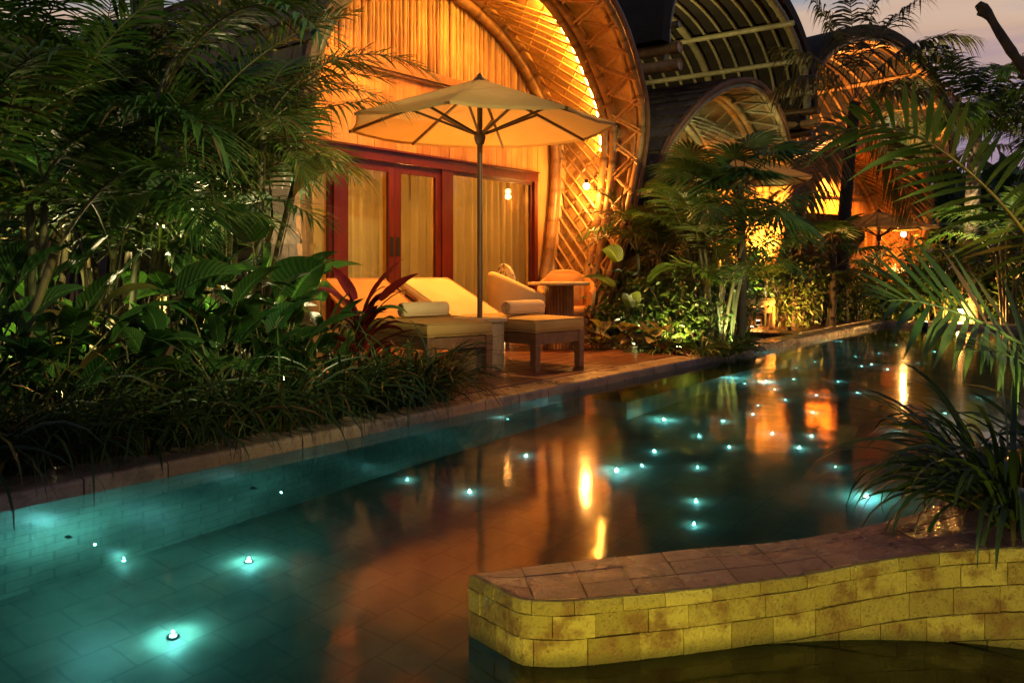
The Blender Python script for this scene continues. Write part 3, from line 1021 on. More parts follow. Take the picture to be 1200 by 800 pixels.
# --- third villa, turned a little more to the pool
A3 = ANG - R(15)
c3 = np.array([math.cos(A3), math.sin(A3)]); n3 = np.array([math.sin(A3), -math.cos(A3)])
ctr = np.array([8.45, 19.6])            # middle of its rim
O3 = ctr - n3 * 1.6
F3 = Frame(tuple(O3), A3)
villa3 = thing('bamboo_villa', 'orange lit bamboo villa at the far end beyond the pool', 'villa', tuple(F3(0, 0, 0)), A3, 'bamboo villas along the pool')
p3b = make_vault(F3, 0, villa3, .93, .84, tback=-6)
make_facade(F3, 0, villa3, p3b[0], qs=.93, zs=.84)
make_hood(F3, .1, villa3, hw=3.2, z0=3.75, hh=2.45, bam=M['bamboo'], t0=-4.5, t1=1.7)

# ------------------------------------------------------------------ lamps
def light(name, kind, loc, power, color, radius=.05, parent=None, target=None, spot=R(90), blend=.6):
    d = bpy.data.lights.new(name, kind)
    d.energy = power; d.color = color
    d.shadow_soft_size = radius
    if kind == 'SPOT':
        d.spot_size = spot; d.spot_blend = blend
    o = bpy.data.objects.new(name, d)
    COL.objects.link(o)
    loc = Vector(loc)
    rot = Matrix.Identity(4)
    if target is not None:
        rot = (Vector(target) - loc).to_track_quat('-Z', 'Y').to_matrix().to_4x4()
    mw = Matrix.Translation(loc) @ rot
    if parent is not None:
        o.parent = parent
        o.matrix_basis = parent.matrix_world_cached.inverted() @ mw
    else:
        o.matrix_basis = mw
    return o

UP_ = np.array([-.29, 7.70, 0])
def bulb_lamp(loc, power, label, r=.035, color=AMBER, group=None, name='wall_lamp', target=None, cat='lamp', em='bulb'):
    th_ = thing(name, label, cat, tuple(loc), 0, group)
    loc = np.asarray(loc, float)
    mb = MB(); mb.lathe(loc, [(r * math.sin(a) + 1e-4, -r * math.cos(a)) for a in np.linspace(0, PI, 9)], 12, .5, False)
    mb.build('bulb', M[em], th_, True)
    mb = MB(); mb.lathe(loc + (0, 0, r * .9), [(r * .5, 0), (r * .6, .01), (r * .6, .05), (r * .3, .06)], 12)
    mb.build('socket', M['dark'], th_)
    light('bulb_light', 'POINT', loc - np.array([0, 0, r + .03]), power, color, .04, th_)
    return th_

def can_light(loc, target, power, label, color=AMBER, spot=R(100), group=None, name='spotlight'):
    th_ = thing(name, label, 'spotlight', tuple(loc), 0, group)
    loc = np.asarray(loc, float); d = np.asarray(target, float) - loc; d /= np.linalg.norm(d)
    mb = MB(); mb.tube([loc - d * .12, loc - d * .11, loc - d * .005], [.03, .045, .045], 12); mb.build('housing', M['dark'], th_)
    mb = MB(); mb.tube([loc - d * .004, loc + d * .001], [.038, .036], 12); mb.build('lens', M['garden_bulb'], th_)
    light('spot_light', 'SPOT', loc + d * .02, power, color, .035, th_, target, spot)
    return th_

# strip light hidden on the back of the inner rib
mb = MB()
x = np.linspace(.9, LL - .9, 160)
d_ = np.r_[0, np.cumsum(np.linalg.norm(np.diff(P2, axis=0), axis=1))]
tt = np.interp(x, d_, T1r) - .095
x_sel = (x > 2.6) & (x < 8.6)
mb.tube(surf(x[x_sel], tt[x_sel] - .02, .035), .014, 6)
x_s2 = (x > 3.2) & (x < 8.0)
tt2 = np.interp(x, d_, T2r) - .115
mb.tube(surf(x[x_s2], tt2[x_s2] - .015, .03), .008, 6)
tag(mb.build('strip_light', M['strip_light']), 'glowing yellow strip light along the back of the bamboo arch', 'light strip')
bulb_lamp(F(3.08, .70, 2.06), 42, 'bright round bulb on the bamboo arch right of the umbrella', .045, (1, .38, .06))
can_light(F(.9, 1.25, 4.28), F(.5, .0, 1.2), 165, 'small spotlight under the top of the lit vault washing the doors', WARM, R(130))
can_light(F(-1.2, .8, 3.65), F(-.6, .0, 1.6), 105, 'small spotlight under the left shoulder of the lit vault', WARM, R(130))
can_light(F(1.2, 1.35, 4.25), F(-.5, 1.8, .4), 620, 'small spotlight under the crown of the lit vault aimed at the loungers', AMBER, R(88))

for p_, l_ in zip(ROOM_FILL, ('added warm fill light in the room behind the left red sliding door', 'added warm fill light in the room behind the wide curtain')):
    bulb_lamp(p_, 75, l_, .05, AMBER, None, 'room_fill')  # added lights, unseen, that brighten the curtains from behind
can_light(F(1.55, .45, .03), UP_ + (0, 0, 2.3), 80, 'small added fill light on the floor by the doors aimed at the parasol', (1, .36, .06), R(75), None, 'fill_uplight')  # added uplight, out of sight, to brighten the canopy's underside
can_light(F(-1.45, .35, .03), UP_ + (0, 0, 2.3), 60, 'small added fill light on the floor by the narrow glazed panel aimed at the parasol', AMBER, R(75), None, 'fill_uplight')  # second added uplight for the canopy, also out of sight

# ------------------------------------------------------------------ furniture
def rounded_box(mb, c, sx, sy, sz, r, Rm=np.eye(3), var=.5, n=9, puff=0.0):
    """soft cushion: box with rounded edges, a little swollen"""
    c = np.asarray(c, float)
    h = np.array([sx, sy, sz]) / 2
    lin = np.linspace(-1, 1, n)
    lin = np.sign(lin) * np.abs(lin) ** .7
    for ax in range(3):
        for sg in (-1, 1):
            a, b = np.meshgrid(lin, lin, indexing='ij')
            p = np.zeros((n, n, 3))
            p[..., ax] = sg; p[..., (ax + 1) % 3] = a; p[..., (ax + 2) % 3] = b
            q = p * h
            core = np.clip(q, -(h - r), h - r)
            dlt = q - core
            L = np.linalg.norm(dlt, axis=-1, keepdims=True)
            out = core + dlt / np.maximum(L, 1e-9) * r
            k = (1 - p[..., (ax + 1) % 3] ** 2) * (1 - p[..., (ax + 2) % 3] ** 2)
            out[..., ax] += sg * puff * k
            mb.grid(c + out @ Rm.T, var, flip=(sg < 0))
    return mb

def pipe(mb, c, sx, sy, sz, r, Rm):
    """sewn piping round the upper and lower edge of a cushion"""
    for sg in (-1, 1):
        pts = []
        for (cx, cy, a0) in ((1, 1, 0), (-1, 1, 90), (-1, -1, 180), (1, -1, 270)):
            for k in range(7):
                a = R(a0 + 15 * k)
                pts.append((cx * (sx / 2 - r) + (r * .80) * math.cos(a), cy * (sy / 2 - r) + (r * .80) * math.sin(a), sg * (sz / 2 - r * .22)))
        pts.append(pts[0])
        P = np.array(pts)
        mb.tube(np.asarray(c, float) + P @ Rm.T, .006, 6, .5, cap=False)

def rot_x(a): return np.array([[1, 0, 0], [0, math.cos(a), -math.sin(a)], [0, math.sin(a), math.cos(a)]])
def rot_z(a): return np.array([[math.cos(a), -math.sin(a), 0], [math.sin(a), math.cos(a), 0], [0, 0, 1]])

def make_lounger(label, loc, heading, back_mat='cream', seat_mat='olive', group='teak sun loungers with thick mattresses'):
    """local frame: y runs from the foot (0) to the head (1.95); x is the width"""
    root = thing('sun_lounger', label, 'sun lounger', tuple(loc), heading - PI / 2, group)
    w, L = .66, 1.95
    def b(name, m, mat, smooth=False): return m.build(name, M[mat], root, smooth, world=False)
    m = MB()
    for sx in (-1, 1): m.box((sx * (w / 2 - .02), L / 2, .285), (.02, 0, 0), (0, L / 2 - .03, 0), (0, 0, .05), RNG.uniform())
    for y in (.03, L - .03): m.box((0, y, .285), (w / 2 - .042, 0, 0), (0, .02, 0), (0, 0, .048), RNG.uniform())
    for y in np.arange(.14, L - .1, .12): m.box((0, y, .315), (w / 2 - .042, 0, 0), (0, .035, 0), (0, 0, .009), RNG.uniform())
    b('frame', m, 'teak')
    for sx in (-1, 1):
        for y in (.035, L - .12):
            m = MB()
            cx = sx * (w / 2 - .034)
            G = [[(cx + a * .034 * k, y + bb * .036 * k, z) for a, bb in ((-1, -1), (1, -1), (1, 1), (-1, 1))] for z, k in ((0, .82), (.02, .86), (.345, 1.04))]
            m.grid(np.array(G), RNG.uniform(), close_j=True, flip=True)
            m.poly(G[2]); m.poly(G[0][::-1])
            b('leg', m, 'teak')
    m = MB(); rounded_box(m, (0, .56, .398), w + .02, 1.14, .12, .042, puff=.014)
    pipe(m, (0, .56, .398), w + .02, 1.14, .12, .042, np.eye(3))
    b('seat_cushion', m, seat_mat, True)
    a = R(23)
    m = MB(); rounded_box(m, (0, 1.10 + .47 * math.cos(a), .39 + .47 * math.sin(a)), w + .01, .96, .115, .042, rot_x(a), puff=.014)
    pipe(m, (0, 1.10 + .47 * math.cos(a), .39 + .47 * math.sin(a)), w + .01, .96, .115, .042, rot_x(a))
    b('back_cushion', m, back_mat, True)
    m = MB()
    for sx in (-1, 1): m.bar((sx * .28, 1.08, .30), (sx * .28, 1.10 + .86 * math.cos(a), .30 + .86 * math.sin(a)), .035, .04)
    for sx in (-1, 1): m.bar((sx * .24, 1.80, .30), (sx * .24, 1.10 + .6 * math.cos(a), .30 + .6 * math.sin(a)), .03, .03)
    for y in np.arange(.1, .85, .12): m.box((0, 1.10 + y * math.cos(a), .312 + y * math.sin(a)), (.26, 0, 0), (0, .035 * math.cos(a), .035 * math.sin(a)), (0, -.008 * math.sin(a), .008 * math.cos(a)), RNG.uniform())
    b('back_frame', m, 'teak')
    return root

def rolled_towel(label, loc, ang, L=.47, r=.068):
    root = thing('rolled_towel', label, 'towel', tuple(loc), ang, 'rolled towels on the loungers')
    m = MB()
    xs = np.r_[-L / 2, -L / 2 + .004, np.linspace(-L / 2 + .02, L / 2 - .02, 8), L / 2 - .004, L / 2]
    rr = np.r_[r * .86, r * .95, np.full(8, r) * (1 + RNG.normal(0, .008, 8)), r * .95, r * .86]
    m.tube(np.stack([xs, 0 * xs, 0 * xs + r], -1), rr, 20)
    for sx in (-1, 1):   # spiral of the roll showing at its ends
        th = np.linspace(0, 7 * PI, 60)
        rad = .008 + (r * .80) * th / th[-1]
        m.tube(np.stack([sx * L / 2 + 0 * th, rad * np.cos(th), r + rad * np.sin(th)], -1), .005, 4)
    m.tube(np.stack([np.linspace(-L / 2 + .01, L / 2 - .01, 6), np.full(6, -r * .72), np.full(6, r * .28)], -1), .006, 5)
    o = m.build('towel', M['towel'], root, True, world=False)
    return root

h1, h2 = R(127), R(135)
l1 = np.array([-.43, 7.17, 0]); l2 = np.array([.44, 7.72, 0])
make_lounger('sun lounger nearest the camera, partly behind the red-leaved plant', l1, h1, 'orange_cloth')
make_lounger('sun lounger with bright yellow raised back beside the drum table', l2, h2, 'cream')
rolled_towel('rolled towel on the lounger nearest the camera', l1 + np.array([math.cos(h1), math.sin(h1), 0]) * .60 + (0, 0, .474), h1 - PI / 2)
rolled_towel('rolled towel on the lounger with the bright yellow back', l2 + np.array([math.cos(h2), math.sin(h2), 0]) * .47 + (0, 0, .474), h2 - PI / 2)

# drum side table that also holds the umbrella pole
UP = np.array([-.29, 7.70, 0])
dt = thing('drum_table', 'pale round drum table between the loungers holding the umbrella pole', 'side table', tuple(UP))
m = MB(); m.lathe((0, 0, 0), [(.20, 0), (.215, .01), (.22, .05), (.22, .40), (.215, .43)], 40); m.build('drum', M['ceramic'], dt, True, world=False)
m = MB(); m.lathe((0, 0, 0), [(.245, .432), (.25, .437), (.25, .462), (.24, .468), (.03, .468)], 40); m.build('top', M['table_top'], dt, False, world=False)

def make_umbrella(label, loc, Rr=1.22, zr=2.19, za=2.62, rot=R(-9), pole_h=2.6, group='canvas parasols on the terraces', sides=8):
    root = thing('umbrella', label, 'umbrella', tuple(loc), rot, group)
    def b(name, m, mat, smooth=False, par=None): return m.build(name, M[mat], par or root, smooth, world=False)
    m = MB(); z = np.linspace(0, za - .02, 12); m.tube(np.stack([0 * z, 0 * z, z], -1), .024, 14); b('pole', m, 'umb_wood', True)
    V = [(Rr * math.cos(-PI / 2 + k * 2 * PI / sides), Rr * math.sin(-PI / 2 + k * 2 * PI / sides)) for k in range(sides)]
    m = MB()
    n1 = 9
    for k in range(sides):
        A = np.array([*V[k], zr]); B = np.array([*V[(k + 1) % sides], zr]); T = np.array([0, 0, za])
        G = []
        for i in np.linspace(.045, 1, n1):
            row = []
            for j in np.linspace(0, 1, 7):
                p = T + (A * (1 - j) + B * j - T) * i
                sag = .05 * i * (1 - (2 * j - 1) ** 2) * (1 if i < .999 else .8)
                p = p - np.array([0, 0, sag * .55 + .004 * math.sin(j * 19 + k * 2) * i + RNG.normal(0, .0015) * (0 < j < 1)])
                if i > .99: p[:2] *= 1 - .018 * (1 - (2 * j - 1) ** 2)
                row.append(p)
            G.append(row)
        m.grid(np.array(G), .5)
        # hem
        e = np.array(G[-1]); m.grid(np.array([e, e - (0, 0, .025)]), .5)
    b('canopy', m, 'canvas', True)
    for k in range(sides):
        m = MB()
        A = np.array([*V[k], zr - .02])
        m.bar(np.array([0, 0, za - .045]), A * [1.01, 1.01, 1], .018, .026)
        rb = b('rib', m, 'umb_wood')
        m = MB(); p = np.array([0, 0, za - .045]) + (A - [0, 0, za - .045]) * .52
        q = np.array([V[k][0] / Rr * .045, V[k][1] / Rr * .045, za - .50])
        m.bar(q, p - (0, 0, .012), .016, .022)
        b('strut', m, 'umb_wood', par=rb)
    m = MB(); m.lathe((0, 0, 0), [(.026, za - .60), (.04, za - .585), (.052, za - .54), (.052, za - .50), (.04, za - .48), (.026, za - .47)], 16); b('runner', m, 'umb_wood', True)
    m = MB(); m.lathe((0, 0, 0), [(.06, za - .055), (.06, za - .01), (.035, za + .01), (.025, za + .03), (.012, za + .045), (.002, za + .05)], 16); b('finial', m, 'umb_wood', True)
    return root
make_umbrella('open beige umbrella over the two sun loungers by the lit villa', UP)

# dining table and armchairs
tb = thing('round_table', 'small round wooden table with cane drum foot near the vault', 'table', tuple(ground_at(655, 9.72)))
m = MB(); m.lathe((0, 0, 0), [(.02, .715), (.33, .715), (.35, .722), (.355, .735), (.35, .75), (.02, .75)], 40); m.build('tabletop', M['table_top'], tb, False, world=False)
m = MB()
for k in range(26):
    a = k * 2 * PI / 26
    m.tube([(.15 * math.cos(a), .15 * math.sin(a), .0), (.15 * math.cos(a), .15 * math.sin(a), .715)], .0195, 7, RNG.uniform())
m.build('foot', M['teak'], tb, True, world=False)

def make_armchair(label, loc, rz, mat):
    """tub chair facing local +y"""
    root = thing('armchair', label, 'armchair', tuple(loc), rz, 'tub armchairs at the round table')
    m = MB()
    N_ = 29
    th = np.linspace(R(-35), R(215), N_)     # runs round the back from right arm to left arm
    G = []
    for t in th:
        back = max(0, -math.sin(t - PI)) if False else max(0.0, math.sin(t)) 
        k = .5 + .5 * math.sin(t)
        hz = .60 + .27 * k ** 1.5
        dirv = np.array([math.cos(t), -math.sin(t)])
        ring = []
        for (rr, z) in ((.27, .36), (.285, hz - .05), (.30, hz - .01), (.325, hz), (.35, hz - .012), (.362, hz - .05), (.345, .36), (.33, .30)):
            ring.append((dirv[0] * rr * 1.02, dirv[1] * rr, z))
        G.append(ring)
    m.grid(np.array(G), .5, close_j=True, flip=True)
    m.poly(G[0]); m.poly(G[-1][::-1])
    m.build('backrest', M[mat], root, True, world=False)
    m = MB(); m.lathe((0, 0, 0), [(.02, .30), (.27, .30), (.29, .33), (.29, .41), (.26, .445), (.02, .45)], 28); m.build('seat', M[mat], root, True, world=False)
    m = MB()
    for sx in (-1, 1):
        m.bar((sx * .22, -.22, .275), (sx * .22, .24, .275), .035, .05)
    for sy in (-.22, .24): m.bar((-.2, sy, .275), (.2, sy, .275), .035, .048)
    m.build('chair_frame', M['teak'], root, False, world=False)
    for sx in (-1, 1):
        for sy in (-.22, .24):
            m = MB(); m.bar((sx * .225, sy, 0), (sx * .22, sy, .30), .04, .04, (0, 1, 0)); m.build('leg', M['teak'], root, False, world=False)
    return root
ch1 = ground_at(608, 9.8)
make_armchair('cream tub armchair with a patterned pillow, turned away beside the doors', ch1, R(-70), 'cream')
ch2 = ground_at(664, 10.55)
make_armchair('orange tub armchair behind the round table', ch2, R(178), 'orange_cloth')
def pillow(label, loc, rz, tilt, mat, sz=.42):
    root = thing('pillow', label, 'pillow', tuple(loc), rz)
    m = MB(); rounded_box(m, (0, 0, 0), sz, .06, sz, .03, rot_x(tilt), puff=.05)
    m.build('cover', M[mat], root, True, world=False)
pillow('white pillow with dark print standing in the cream armchair', ch1 + (-.12, .10, .71), R(-70), R(14), 'pattern', .42)
pillow('orange pillow leaning in the orange armchair behind the table', ch2 + (-.03, -.06, .64), R(0), R(-12), 'orange_cloth', .42)

# second terrace: lounger, towel, umbrella; third terrace umbrella
l3 = ground_at(893, 12.6)
make_lounger('far sun lounger with pale mattress half hidden behind the plants', l3, R(128))
rolled_towel('rolled towel on the far lounger behind the plants', l3 + np.array([math.cos(R(128)), math.sin(R(128)), 0]) * .5 + (0, 0, .474), R(38))
make_umbrella('umbrella of the dim second villa seen edge-on behind the plants', ground_at(866, 13.0), 1.1, 2.25, 2.66, R(10))
make_umbrella('umbrella at the far villa beside the small glowing lamp', ground_at(1030, 17.2), 1.1, 1.72, 2.05, R(20))

# ------------------------------------------------------------------ stone wall of the small basin
path = catmull([(-.117, 2.327), (-.03, 2.212), (.005, 2.165), (.03, 2.146), (.065, 2.138), (.16, 2.14), (.42, 2.2), (.69, 2.268), (.926, 2.295), (1.157, 2.283), (1.4, 2.22), (1.9, 2.05)], 260)
back = catmull([(-.117, 2.327), (.18, 2.43), (.57, 2.545), (.80, 2.56), (.95, 2.56), (1.12, 2.575), (1.32, 2.66), (1.6, 2.95), (2.1, 3.5), (3.2, 4.6)], 160)
def wall_h(x): return float(np.interp(x, (.5, .65, .76, .86, .975, 1.08, 1.17, 1.4, 1.9), (.085, .088, .094, .108, .128, .146, .160, .195, .24)))
pd_ = np.r_[0, np.cumsum(np.linalg.norm(np.diff(path, axis=0), axis=1))]
PL = pd_[-1]
def wp(d_, off=0.0):
    x = np.interp(d_, pd_, path[:, 0]); y = np.interp(d_, pd_, path[:, 1])
    e = .01
    dx = np.interp(min(d_ + e, PL), pd_, path[:, 0]) - np.interp(max(d_ - e, 0), pd_, path[:, 0])
    dy = np.interp(min(d_ + e, PL), pd_, path[:, 1]) - np.interp(max(d_ - e, 0), pd_, path[:, 1])
    n_ = np.array([dy, -dx]); n_ /= np.linalg.norm(n_)
    return np.array([x, y]) + n_ * off
wall = thing('stone_wall', 'low curved travertine wall of the basin, lit yellow, in the foreground', 'wall', (.5, 2.3, FLOOR))
# core
mb = MB()
ds = np.linspace(0, PL, 120)
G = np.array([[(*wp(d, -.008), FLOOR), (*wp(d, -.008), wall_h(wp(d)[0]) - .012)] for d in ds])
mb.grid(G, .5, flip=True)
bk = [tuple(p) for p in back]
mb.grid(np.array([[(x, y, FLOOR), (x, y, wall_h(x) - .012)] for x, y in back]), .5)
CORE = mb
# facing tiles, in courses hanging below the top edge
mb = MB()
course = [(0, .036), (.036, .097), (.097, .168), (.168, .24), (.24, .33), (.33, .42), (.42, .52), (.52, .65), (.65, .8), (.8, 1.0), (1.0, 1.22)]
for ci, (ca, cb) in enumerate(course):
    x = 0.0 if ci % 2 == 0 else -.06
    while x < PL:
        w = RNG.uniform(.105, .145)
        a, b_ = max(x, 0) + .001, min(x + w, PL) - .001
        if b_ - a > .02:
            v = RNG.uniform()
            off = RNG.uniform(0, .0045)
            k = max(3, int((b_ - a) / .02))
            rows = []
            zb_ = .0009
            for d in np.linspace(a, b_, k):
                hgt = wall_h(wp(d)[0])
                c_ = []
                if ci == 0: prof_ = [(-.012, -.0015), (-.003, -.003), (.0, -.010), (off, -.02), (off, -cb + zb_), (-.006, -cb + zb_)]
                else: prof_ = [(-.006, -ca - zb_), (off, -ca - zb_ - .001), (off, -cb + zb_ + .001), (-.006, -cb + zb_)]
                for o_, dz in prof_: c_.append((*wp(d, o_ + RNG.normal(0, .0006)), hgt + dz + RNG.normal(0, .0005)))
                rows.append(c_)
            mb.grid(np.array(rows), v, flip=True)
            for rr in (rows[0], rows[-1]): mb.poly(rr, v)
        x += w
mb.build('facing', M['facing'], wall)
# capstones: three rows of squares across the top
mb = MB()
bd = np.r_[0, np.cumsum(np.linalg.norm(np.diff(back, axis=0), axis=1))]
def bp_(f):  # f in 0..1 along both edges (matched by fraction over the straight part)
    xx = -.117 + f * (1.9 + .117)
    i = np.searchsorted(back[:, 0], xx); i = min(max(i, 1), len(back) - 1)
    tt_ = (xx - back[i - 1, 0]) / (back[i, 0] - back[i - 1, 0] + 1e-9)
    return back[i - 1] * (1 - tt_) + back[i] * tt_
front_x = path[:, 0]
def fp_(f):
    xx = -.117 + f * (1.9 + .117)
    xx2 = xx + .03 * (1 - f)
    i = np.searchsorted(front_x, min(xx2, 1.899)); i = min(max(i, 1), len(path) - 1)
    tt_ = (min(xx2, 1.899) - front_x[i - 1]) / (front_x[i] - front_x[i - 1] + 1e-9)
    d = pd_[i - 1] * (1 - tt_) + pd_[i] * tt_
    return wp(d, -.013)
gt = []
for f in np.linspace(0, 1, 80):
    A, B = fp_(f), bp_(f)
    gt.append([(*(A + (B - A) * q_), wall_h((A + (B - A) * q_)[0]) - .0055) for q_ in np.linspace(0, 1, 5)])
CORE.grid(np.array(gt), .5)
CORE.build('wall_core', M['grout'], wall)
cols = np.cumsum(np.r_[.0, RNG.uniform(.062, .074, 15)])
cols = cols[cols < 1]
for ci in range(len(cols) - 1):
    for ri, (ra, rb) in enumerate(((0.0, .36), (.36, .70), (.70, 1.0))):
        v = RNG.uniform()
        jz = RNG.uniform(-.001, .0012)
        g = .006
        rows = []
        for fr_ in np.linspace(cols[ci] + .0008, cols[ci + 1] - .0008, 5):
            sh = .012 * ri
            A = fp_(min(fr_ + 0, 1)); B = bp_(min(fr_, 1))
            rows.append([(*(A + (B - A) * q_), wall_h((A + (B - A) * q_)[0]) - .0015 + jz + dz) for q_, dz in
                         ((ra + g, -.01), (ra + g + .004, 0), ((ra + rb) / 2, .0), (rb - g - .004, 0), (rb - g, -.01))])
        mb.grid(np.array(rows), v, flip=False)
mb.build('capstone', M['cap'], wall)
# planting island behind the right end of the wall
mb = MB()
isl = [(1.45, 2.32), (1.9, 2.14), (4.5, 1.2), (6.0, 2.5), (5.0, 5.0), (3.2, 4.5), (2.1, 3.4), (1.6, 2.85), (1.42, 2.68)]
mb.poly([(x, y, .18) for x, y in isl])
for i in range(len(isl)):
    a, b_ = isl[i], isl[(i + 1) % len(isl)]
    mb.grid(np.array([[(*a, FLOOR), (*a, .18)], [(*b_, FLOOR), (*b_, .18)]]), .5)
tag(mb.build('planting_bed', M['soil']), kind='structure')
# lamp that lights the wall from the far rim of the basin, just below the frame
bl = np.array([.30, .78, -.02])
can_light(bl, (.55, 2.3, .0), 50, 'low basin spotlight in front of the yellow lit wall', (1, .77, .06), R(100), name='basin_spotlight')

bm_ = np.array([.75, 1.25, -.45])
th_ = thing('basin_fill', 'added dim underwater fill light in the small basin in front of the curved wall', 'pool lamp', tuple(bm_))  # added fill light that brings up the submerged stones of the wall
m = MB(); m.lathe((0, 0, -.03), [(.02, 0), (.025, .01), (.02, .02)], 12); m.build('lamp_body', M['dark'], th_, True, world=False)
light('basin_glow', 'POINT', bm_, 1.1, (.75, .9, .3), .01, th_)
# ------------------------------------------------------------------ plants
UPV = np.array([0, 0, 1.])
def norm(v): return v / (np.linalg.norm(v, axis=-1, keepdims=True) + 1e-9)

def frond(mbl, mbs, base, az, el, L, bend, ll=.42, n=34, wd=.028, s0=.2, ldroop=.35, lift=.25, seg=4, rng=RNG, rad=.010, twist=0.0, vmean=.5, gap=0.0, path=None, roll=0.0):
    """one pinnate palm frond: leaflets into mbl, rachis into mbs"""
    k = 22
    u = np.linspace(0, 1, k)
    e = el - bend * u ** 1.25
    azs = az + twist * u
    dv = np.stack([np.cos(e) * np.cos(azs), np.cos(e) * np.sin(azs), np.sin(e)], -1)
    P = np.asarray(base, float) + np.cumsum(dv, axis=0) * L / k
    if path is not None:
        P = catmull(path, k)
        dv = norm(np.gradient(P, axis=0))
    mbs.tube(P, rad * (1 - .8 * u), 5, rng.uniform(), cap=False)
    uu = s0 + (1 - s0) * (np.linspace(0, 1, n) ** .95)
    uu = np.clip(uu + rng.normal(0, .004, n), 0, 1)
    pts = []
    vs = []
    for sgn in (-1, 1):
        Pb = np.stack([np.interp(uu, u, P[:, j]) for j in range(3)], -1)
        T = norm(np.stack([np.interp(uu, u, dv[:, j]) for j in range(3)], -1))
        Sd = norm(np.cross(T, UPV))
        Nn = norm(np.cross(Sd, T))
        if roll:
            Sd, Nn = Sd * math.cos(roll) + Nn * math.sin(roll), Nn * math.cos(roll) - Sd * math.sin(roll)
        x = (uu - s0) / (1 - s0)
        prof = np.clip((.45 + .55 * np.sin(PI * np.clip(x * .85 + .12, 0, 1))) * np.where(x > .85, 1 - (x - .85) * 3.2, 1), .15, 1.1)
        le = ll * prof * rng.uniform(.85, 1.12, n)
        a = np.radians(78 - 52 * x ** 1.2) + rng.normal(0, .07, n)
        d0 = norm(T * np.cos(a)[:, None] + sgn * Sd * np.sin(a)[:, None] + Nn * (lift + rng.normal(0, .10, n))[:, None])
        keep = rng.uniform(0, 1, n) > gap
        W0 = norm(np.cross(d0, Nn))
        dr = ldroop * rng.uniform(.6, 1.5, n)
        rows = []
        for j, q in enumerate(np.linspace(0, 1, seg + 1)):
            c = Pb + d0 * (le * q)[:, None] - UPV * (dr * le * q ** 2)[:, None]
            w = wd * le / ll * (.35 + 1.3 * q) if q < .5 else wd * le / ll * (1.0 * (1 - q) * 2 + .04)
            w = wd * prof * ((.45 + 1.1 * q) if q < .5 else (2 * (1 - q)) + .05)
            rows.append(np.stack([c - W0 * (w / 2)[:, None], c + W0 * (w / 2)[:, None]], 1))
        pts.append(np.stack(rows, 1)[keep])
        vs.append(np.clip(rng.normal(vmean, .25, n), 0, 1)[keep])
    mbl.strips(np.concatenate(pts), np.concatenate(vs))
    return P

def areca(label, base, h=2.4, n=14, spread=1.0, seed=0, mat='leaf', stems=6, L=1.5, group='feathery palms in the garden beds', az_range=None, ll=.40, wd=.026, name='areca_palm', clear=None):
    """clump of cane stems, arching feathery fronds"""
    rng = np.random.default_rng(seed)
    root = thing(name, label, 'palm', tuple(base), 0, group)
    ml, ms, mt = MB(), MB(), MB()
    base = np.asarray(base, float)
    tips = []
    for i in range(stems):
        a = rng.uniform(0, 2 * PI); r = rng.uniform(.03, .22)
        b0 = base + (r * math.cos(a), r * math.sin(a), -.05)
        hh = h * rng.uniform(.28, .62)
        lean = rng.uniform(.05, .28)
        z = np.linspace(0, 1, 16)
        P = b0 + np.stack([math.cos(a) * lean * z ** 1.5 * hh, math.sin(a) * lean * z ** 1.5 * hh, z * hh], -1)
        mt.tube(P, node_radii(16, .022, .14, hh), 7, rng.uniform())
        tips.append((P[-1], a))
    for i in range(n):
        tp, a = tips[i % len(tips)]
        az = (a + rng.normal(0, .9)) if az_range is None else rng.uniform(*az_range)
        el = R(rng.uniform(38, 86))
        bend = R(rng.uniform(55, 115)) * spread
        LL_ = L * rng.uniform(.75, 1.15)
        frond(ml, ms, tp, az, el, LL_, bend, ll * rng.uniform(.85, 1.15), int(22 + LL_ * 12), wd, .22, rng.uniform(.15, .55), rng.uniform(.05, .35), rng=rng, vmean=rng.uniform(.2, .75), twist=rng.normal(0, .2))
    ml.build('crown', M[mat], root)
    ms.build('frond_stems', M['stem'], root, True)
    mt.build('canes', M['stem'], root, True)
    return root

def broad_leaves(mb, base, az, el, pet, L, Wd, rng, tip_droop=.9, mbs=None, fold=.25, wave=.0, v=.5):
    """petiole + one broad blade with midrib fold"""
    k = 9
    d0 = np.array([math.cos(el) * math.cos(az), math.cos(el) * math.sin(az), math.sin(el)])
    p1 = base + d0 * pet
    if mbs is not None:
        u = np.linspace(0, 1, 6)[:, None]
        mbs.tube(base + d0 * pet * u + UPV * (.08 * pet * (u - u * u)), np.linspace(.007, .004, 6), 5, rng.uniform(), cap=False)
    e = el - R(20) - tip_droop * np.linspace(0, 1, k) ** 1.2
    a2 = az + rng.normal(0, .15)
    dv = np.stack([np.cos(e) * math.cos(a2), np.cos(e) * math.sin(a2), np.sin(e)], -1)
    C = p1 + np.cumsum(np.vstack([[0, 0, 0], dv[:-1]]), axis=0) * L / (k - 1)
    side = np.array([-math.sin(a2), math.cos(a2), 0])
    roll = rng.normal(0, .35)
    G = []
    for i in range(k):
        x = i / (k - 1)
        w = Wd * .5 * (math.sin(PI * min(1, (x * .92 + .08)) ** .75) ** .8) * (1 if x < .999 else .02)
        up_ = np.cross(side, dv[i]) * -1
        up_ = up_ if up_[2] > 0 else -up_
        s_ = side * math.cos(roll) + up_ * math.sin(roll)
        rows = []
        for q in (-1, -.5, 0, .5, 1):
            rows.append(C[i] + s_ * w * q + up_ * (abs(q) * w * fold + wave * w * math.sin(x * 17 + q * 2)))
        G.append(rows)
    uv_ = [[(i / (k - 1), q) for q in (-1, -.5, 0, .5, 1)] for i in range(k)]
    mb.grid(np.array(G), v, np.array(uv_))

